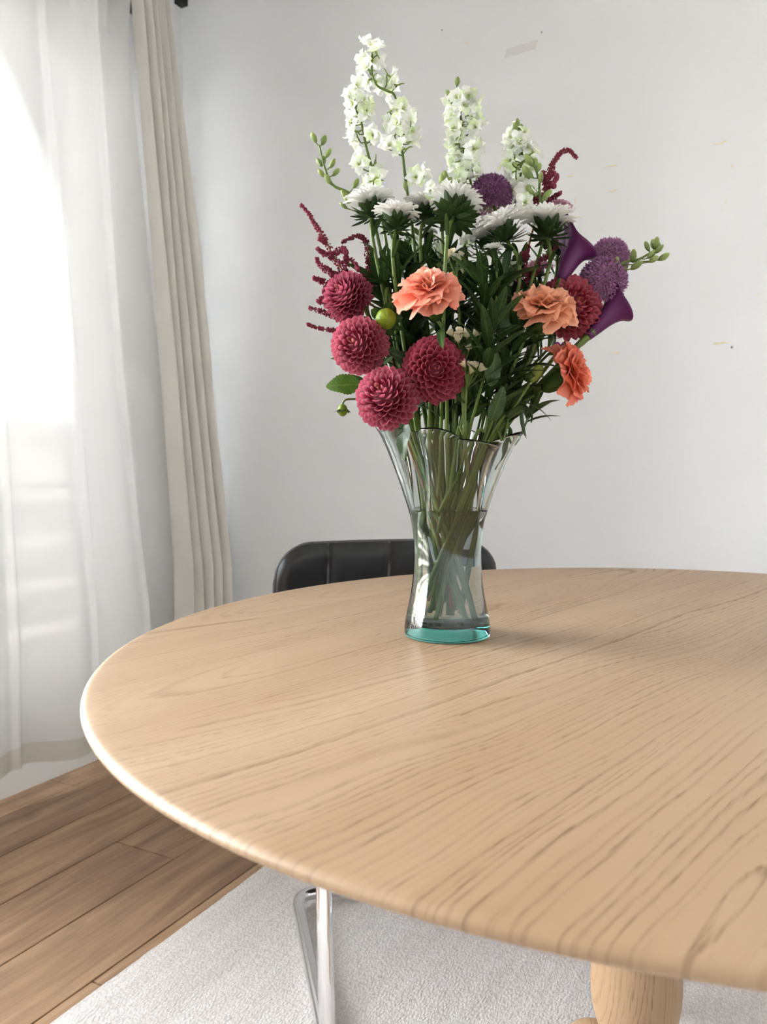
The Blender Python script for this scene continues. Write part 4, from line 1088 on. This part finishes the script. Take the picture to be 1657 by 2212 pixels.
# ------------------------------------------------------------------ astilbe plumes
def astilbe(label, path, branches, seed, off=0.0, dens=1.0):
    rnd = random.Random(seed); pth = [P(x, y, off) for x, y in path]
    pts = route(pth[0], (pth[1] - pth[0]).normalized(), rnd=rnd, bend=.03, short=seed % 3 > 0) + pth[1:]
    pl_ = Plant('astilbe', label, 'flower', pts[0], 'burgundy astilbe plumes'); pp = stem(pl_, pts, .0016, .0007, 'stem_brown')
    def plume(pp_, r0, r1, name, n):
        b = MB(); s_ = MB(); s_.tube(pp_, .0005, 4)
        for i in range(n):
            t = rnd.random() ** .9; p, tg = at_len(pp_, t); rr = r0 + (r1 - r0) * t
            o = tg.orthogonal().normalized(); a = rnd.random() * 6.28; q = p + (o * math.cos(a) + tg.cross(o) * math.sin(a)) * rr * rnd.uniform(.3, 1)
            s = .0014 * rnd.uniform(.6, 1.25)
            b.ball(q, (s * rnd.uniform(.6, 1), s, s * rnd.uniform(.7, 1.2)), 5, 3)
        b.v += []
        o_ = pl_.mb(name, b, M['astilbe'], kind='stuff', color=(rnd.uniform(.8, 1.15),) * 3); pl_.mb('branch', s_, M['astilbe_stem'], o_)
    k = len(pp); 
    plume(pp[-(len(path) - 1) * 5:], .006, .0018, 'plume', int(300 * dens))
    for br in branches:
        q = spline([P(x, y, off + (i * .006 if rnd.random() > .5 else -i * .006)) for i, (x, y) in enumerate(br)], 5)
        plume(q, .0052, .002, 'plume', int(150 * dens))
astilbe('burgundy astilbe plume reaching up to the far left', [(790, 650), (752, 600), (722, 555), (700, 515), (682, 485), (664, 458), (650, 441)],
        [[(742, 598), (712, 590), (690, 570), (684, 558)], [(738, 590), (710, 612), (698, 632)], [(730, 570), (752, 560), (768, 572), (775, 585)], [(720, 555), (700, 548), (684, 535)], [(720, 548), (742, 538), (750, 548)], [(745, 590), (748, 560), (746, 540)], [(705, 520), (688, 515)], [(700, 610), (676, 600)], [(730, 600), (700, 575)], [(760, 610), (790, 590), (800, 560)]], 101, .0, 1.15)
astilbe('burgundy astilbe plume with tips poking out beside the left dahlias', [(800, 760), (775, 720), (740, 715), (705, 712), (662, 700)],
        [[(740, 690), (700, 675), (667, 664)], [(740, 680), (710, 658), (684, 650)], [(745, 660), (715, 640), (690, 645)]], 102, .02)
astilbe('burgundy astilbe plume bending over above the left aster stems', [(800, 640), (800, 590), (795, 550), (790, 520), (770, 510), (738, 524)],
        [[(798, 590), (780, 600), (770, 620)], [(800, 600), (815, 580), (818, 560)], [(800, 630), (830, 620), (850, 640)], [(796, 570), (806, 545)], [(800, 620), (786, 590)]], 103, -.005)
astilbe('curling burgundy astilbe plume at the upper right', [(1160, 470), (1175, 420), (1183, 390), (1190, 365), (1200, 345), (1213, 329), (1230, 325), (1246, 342)],
        [[(1178, 405), (1196, 395), (1204, 378)], [(1170, 440), (1190, 430), (1212, 416)], [(1172, 430), (1152, 420), (1138, 398)], [(1180, 395), (1172, 370)], [(1168, 440), (1155, 430), (1150, 418)], [(1186, 380), (1198, 372)], [(1184, 400), (1200, 402)]], 104, -.01, 1.4)
astilbe('dark burgundy astilbe hidden among the leaves at right', [(1140, 700), (1140, 640), (1136, 580), (1142, 530)],
        [[(1140, 620), (1118, 605), (1122, 580)], [(1138, 600), (1160, 590), (1165, 560)], [(1140, 560), (1128, 545)], [(1140, 640), (1165, 630), (1190, 610)], [(1165, 560), (1195, 545), (1200, 520)], [(1215, 490), (1226, 480), (1224, 465)]], 105, .01)
# ------------------------------------------------------------------ statice
def statice(label, path, heads, seed, off, mat=None, tint=(1, 1, 1), s0=.0112):
    rnd = random.Random(seed); pth = [P(x, y, off) for x, y in path]
    pts = route(pth[0], (pth[1] - pth[0]).normalized(), rnd=rnd, bend=.03, short=seed % 3 > 0) + pth[1:]
    pl_ = Plant('statice', label, 'flower', pts[0], 'cream statice sprigs'); pp = stem(pl_, pts, .0024, .0016, 'stem')
    tw = MB()
    for (x, y) in heads:
        p = P(x, y, off + rnd.uniform(-.006, .012)); q = min(pp, key=lambda a: (a - (p - UP * .02)).length)
        d = ((p - q).normalized() + UP * .6 + vd(rnd.uniform(-.4, .4), 0, rnd.uniform(0, .7))).normalized()
        s = s0 * rnd.uniform(.8, 1.15); tw.tube(spline([q, q.lerp(p, .6) - UP * .002, p], 3), .0011, 5)
        pl_.part('floret', STAT, frame(p - d * s * .2, d, vd(0, 0, 1), s, s * 1.15, s * 1.15), None, tint)
        pl_.part('bract', BRACT, frame(p - d * .007, d, vd(0, 0, 1), .010, .030), None, (1.5, 1.45, 1.1))
        pl_.part('bract', BRACT, frame(p - d * .007, d, vd(1, 0, -.5), .010, .030), None, (1.3, 1.3, 1.0))
    pl_.mb('twigs', tw, M['stem']); leaves(pl_, pp, 5, .6, .95, LEAF, .03, rnd, .5)
statice('cream statice sprig beside the dahlia that faces the viewer', [(1005, 880), (1008, 830), (1012, 800)], [(1004, 792), (1012, 796), (1024, 800), (1034, 802), (1016, 806)], 111, .10)
statice('cream statice cluster above the right edge of the facing dahlia', [(1000, 800), (1000, 760), (1002, 742)], [(978, 726), (990, 722), (998, 730), (1008, 732), (1022, 728), (990, 738), (1014, 740), (1006, 762), (1012, 756), (984, 732), (1003, 724)], 112, .085)
statice('cream statice cluster behind the salmon carnation', [(990, 660), (988, 610), (985, 575)], [(968, 556), (980, 552), (992, 556), (976, 566), (988, 566), (1000, 590), (1010, 584)], 113, .05)
statice('pale statice tip low at the right among the stems', [(1150, 790), (1185, 750), (1200, 700)], [(1186, 712), (1192, 720), (1194, 704)], 114, .03)
statice('magenta statice tip under the dusky rose dahlia', [(1150, 800), (1185, 765), (1204, 752)], [(1200, 750), (1212, 748)], 115, .01, tint=(.62, .18, .75), s0=.008)
# ------------------------------------------------------------------ small green buds at right
rnd = random.Random(31); c = P(1157, 808, .06); pts = route(c - vd(.5, .8, .1) * .012, vd(.5, .8, .1), rnd=rnd)
bp_ = Plant('carnation_bud', 'green closed carnation bud low at the right among the stems', 'flower bud', pts[0]); stem(bp_, pts, .002, .0016)
bp_.part('bud', BUD, frame(c - vd(.5, .8, .1) * .012, vd(.5, .8, .1), vd(0, 0, 1), .026, .026, .026), None, (1.1, 1.05, .6))
for i in range(4):
    bp_.part('bract', BRACT, frame(c - vd(.5, .8, .1) * .012, vd(math.cos(i * 1.57), .7, math.sin(i * 1.57)), UP, .014, .05), None, (1.1, 1.1, 1))
# ------------------------------------------------------------------ leafy filler stems
FILL = [(818, 610, .0, 'left edge, beside the burgundy plume'), (858, 600, .02, 'left, under the first asters'), (885, 570, -.02, 'left of centre, behind the aster stems'), (905, 640, -.01, 'behind the salmon carnation'), (950, 580, -.03, 'in the centre, farthest back'),
        (1000, 600, .03, 'in the centre, right of the salmon carnation'), (1045, 620, .06, 'right of centre, in front'), (1085, 600, .05, 'right of centre below the tilted aster'), (1120, 590, -.02, 'at right behind the astilbe'), (1070, 700, .09, 'low right of centre, nearest the viewer'),
        (1110, 740, .05, 'low at right under the peach carnation'), (880, 700, .02, 'low left beside the green bud'), (960, 680, .04, 'low in the centre above the facing dahlia'), (1140, 660, .02, 'at right behind the peach carnation'), (1020, 740, .02, 'low in the centre behind the statice'), (850, 760, .0, 'low left behind the dahlias'),
        (1150, 880, .02, 'lowest right, leaning over the rim'), (985, 820, .0, 'lowest centre behind the facing dahlia'), (1060, 840, .05, 'lowest right of centre above the rim'), (905, 885, -.02, 'just above the rim at left, behind the lowest dahlia'), (1015, 880, .045, 'just above the rim in the middle'), (1105, 865, .035, 'just above the rim at right, beside the curled leaf'), (955, 890, .03, 'just above the rim under the facing dahlia')]
for i, (x, y, off, where) in enumerate(FILL):
    rnd = random.Random(200 + i); h = P(x, y, off); d = vd((x - 966) / 500 + rnd.uniform(-.1, .1), 1, rnd.uniform(-.2, .3))
    pts = route(h, d, rnd=rnd, bend=.05, short=True)
    pl_ = Plant('leafy_stem', 'dark green leafy stem ' + where, 'foliage', pts[0], 'leafy green stems in the bouquet')
    pp = stem(pl_, pts, .0024, .0012, 'stem_dark' if i % 3 else 'stem')
    leaves(pl_, pp, 26, .50, 1.0, [LEAF, LEAF2, LEAFB][i % 3], [.050, .056, .046][i % 3], rnd, .55, color=(.85, .9, .8))
    pl_.part('leaf', LEAF, frame(h, d, vd(0, 0, 1), .04), None, (.9, .95, .85))
    if i == 18:
        for (x0, y0, x1, y1, o) in ((1060, 830, 1075, 752, .095), (1062, 905, 1092, 838, .09), (1080, 720, 1128, 672, .07)):
            q0, q1 = P(x0, y0, o), P(x1, y1, o + .01); pl_.part('broad_leaf', LEAFB, frame(q0, q1 - q0, vd(.3, .2, 1), (q1 - q0).length, (q1 - q0).length * 1.15), None, (1.1, 1.1, .9))
# single notable leaves
lf = Plant('drooping_leaf', 'green leaf drooping over the right side of the vase rim', 'leaf', P(1085, 930, .03))
lf.part('blade', LEAFB, frame(P(1098, 925, .03), P(1090, 1012, .02) - P(1098, 925, .03), vd(.8, .2, .5), .055), None, (1.1, 1.2, 1))
b = MB(); b.tube(spline([P(1075, 935, .02), P(1090, 918, .03), P(1099, 926, .03)], 4), .0014, 6); lf.mb('stalk', b, M['stem'])
lf = Plant('curled_leaf', 'dark dried leaf curling downward at the right above the rim', 'leaf', P(1110, 905, .05))
b = MB(); b.tube(spline([P(1095, 900, .05), P(1120, 880, .055), P(1140, 884, .06), P(1149, 900, .06), P(1147, 914, .06)], 5), [.004, .0045, .005, .005, .0048, .0046, .0042, .004, .0036, .0034, .003, .0026, .0024, .002, .0018, .0016, .0014, .0012, .001, .0007, .0003], 6)
lf.mb('blade', b, M['leaf'], None, (.7, .65, .6))
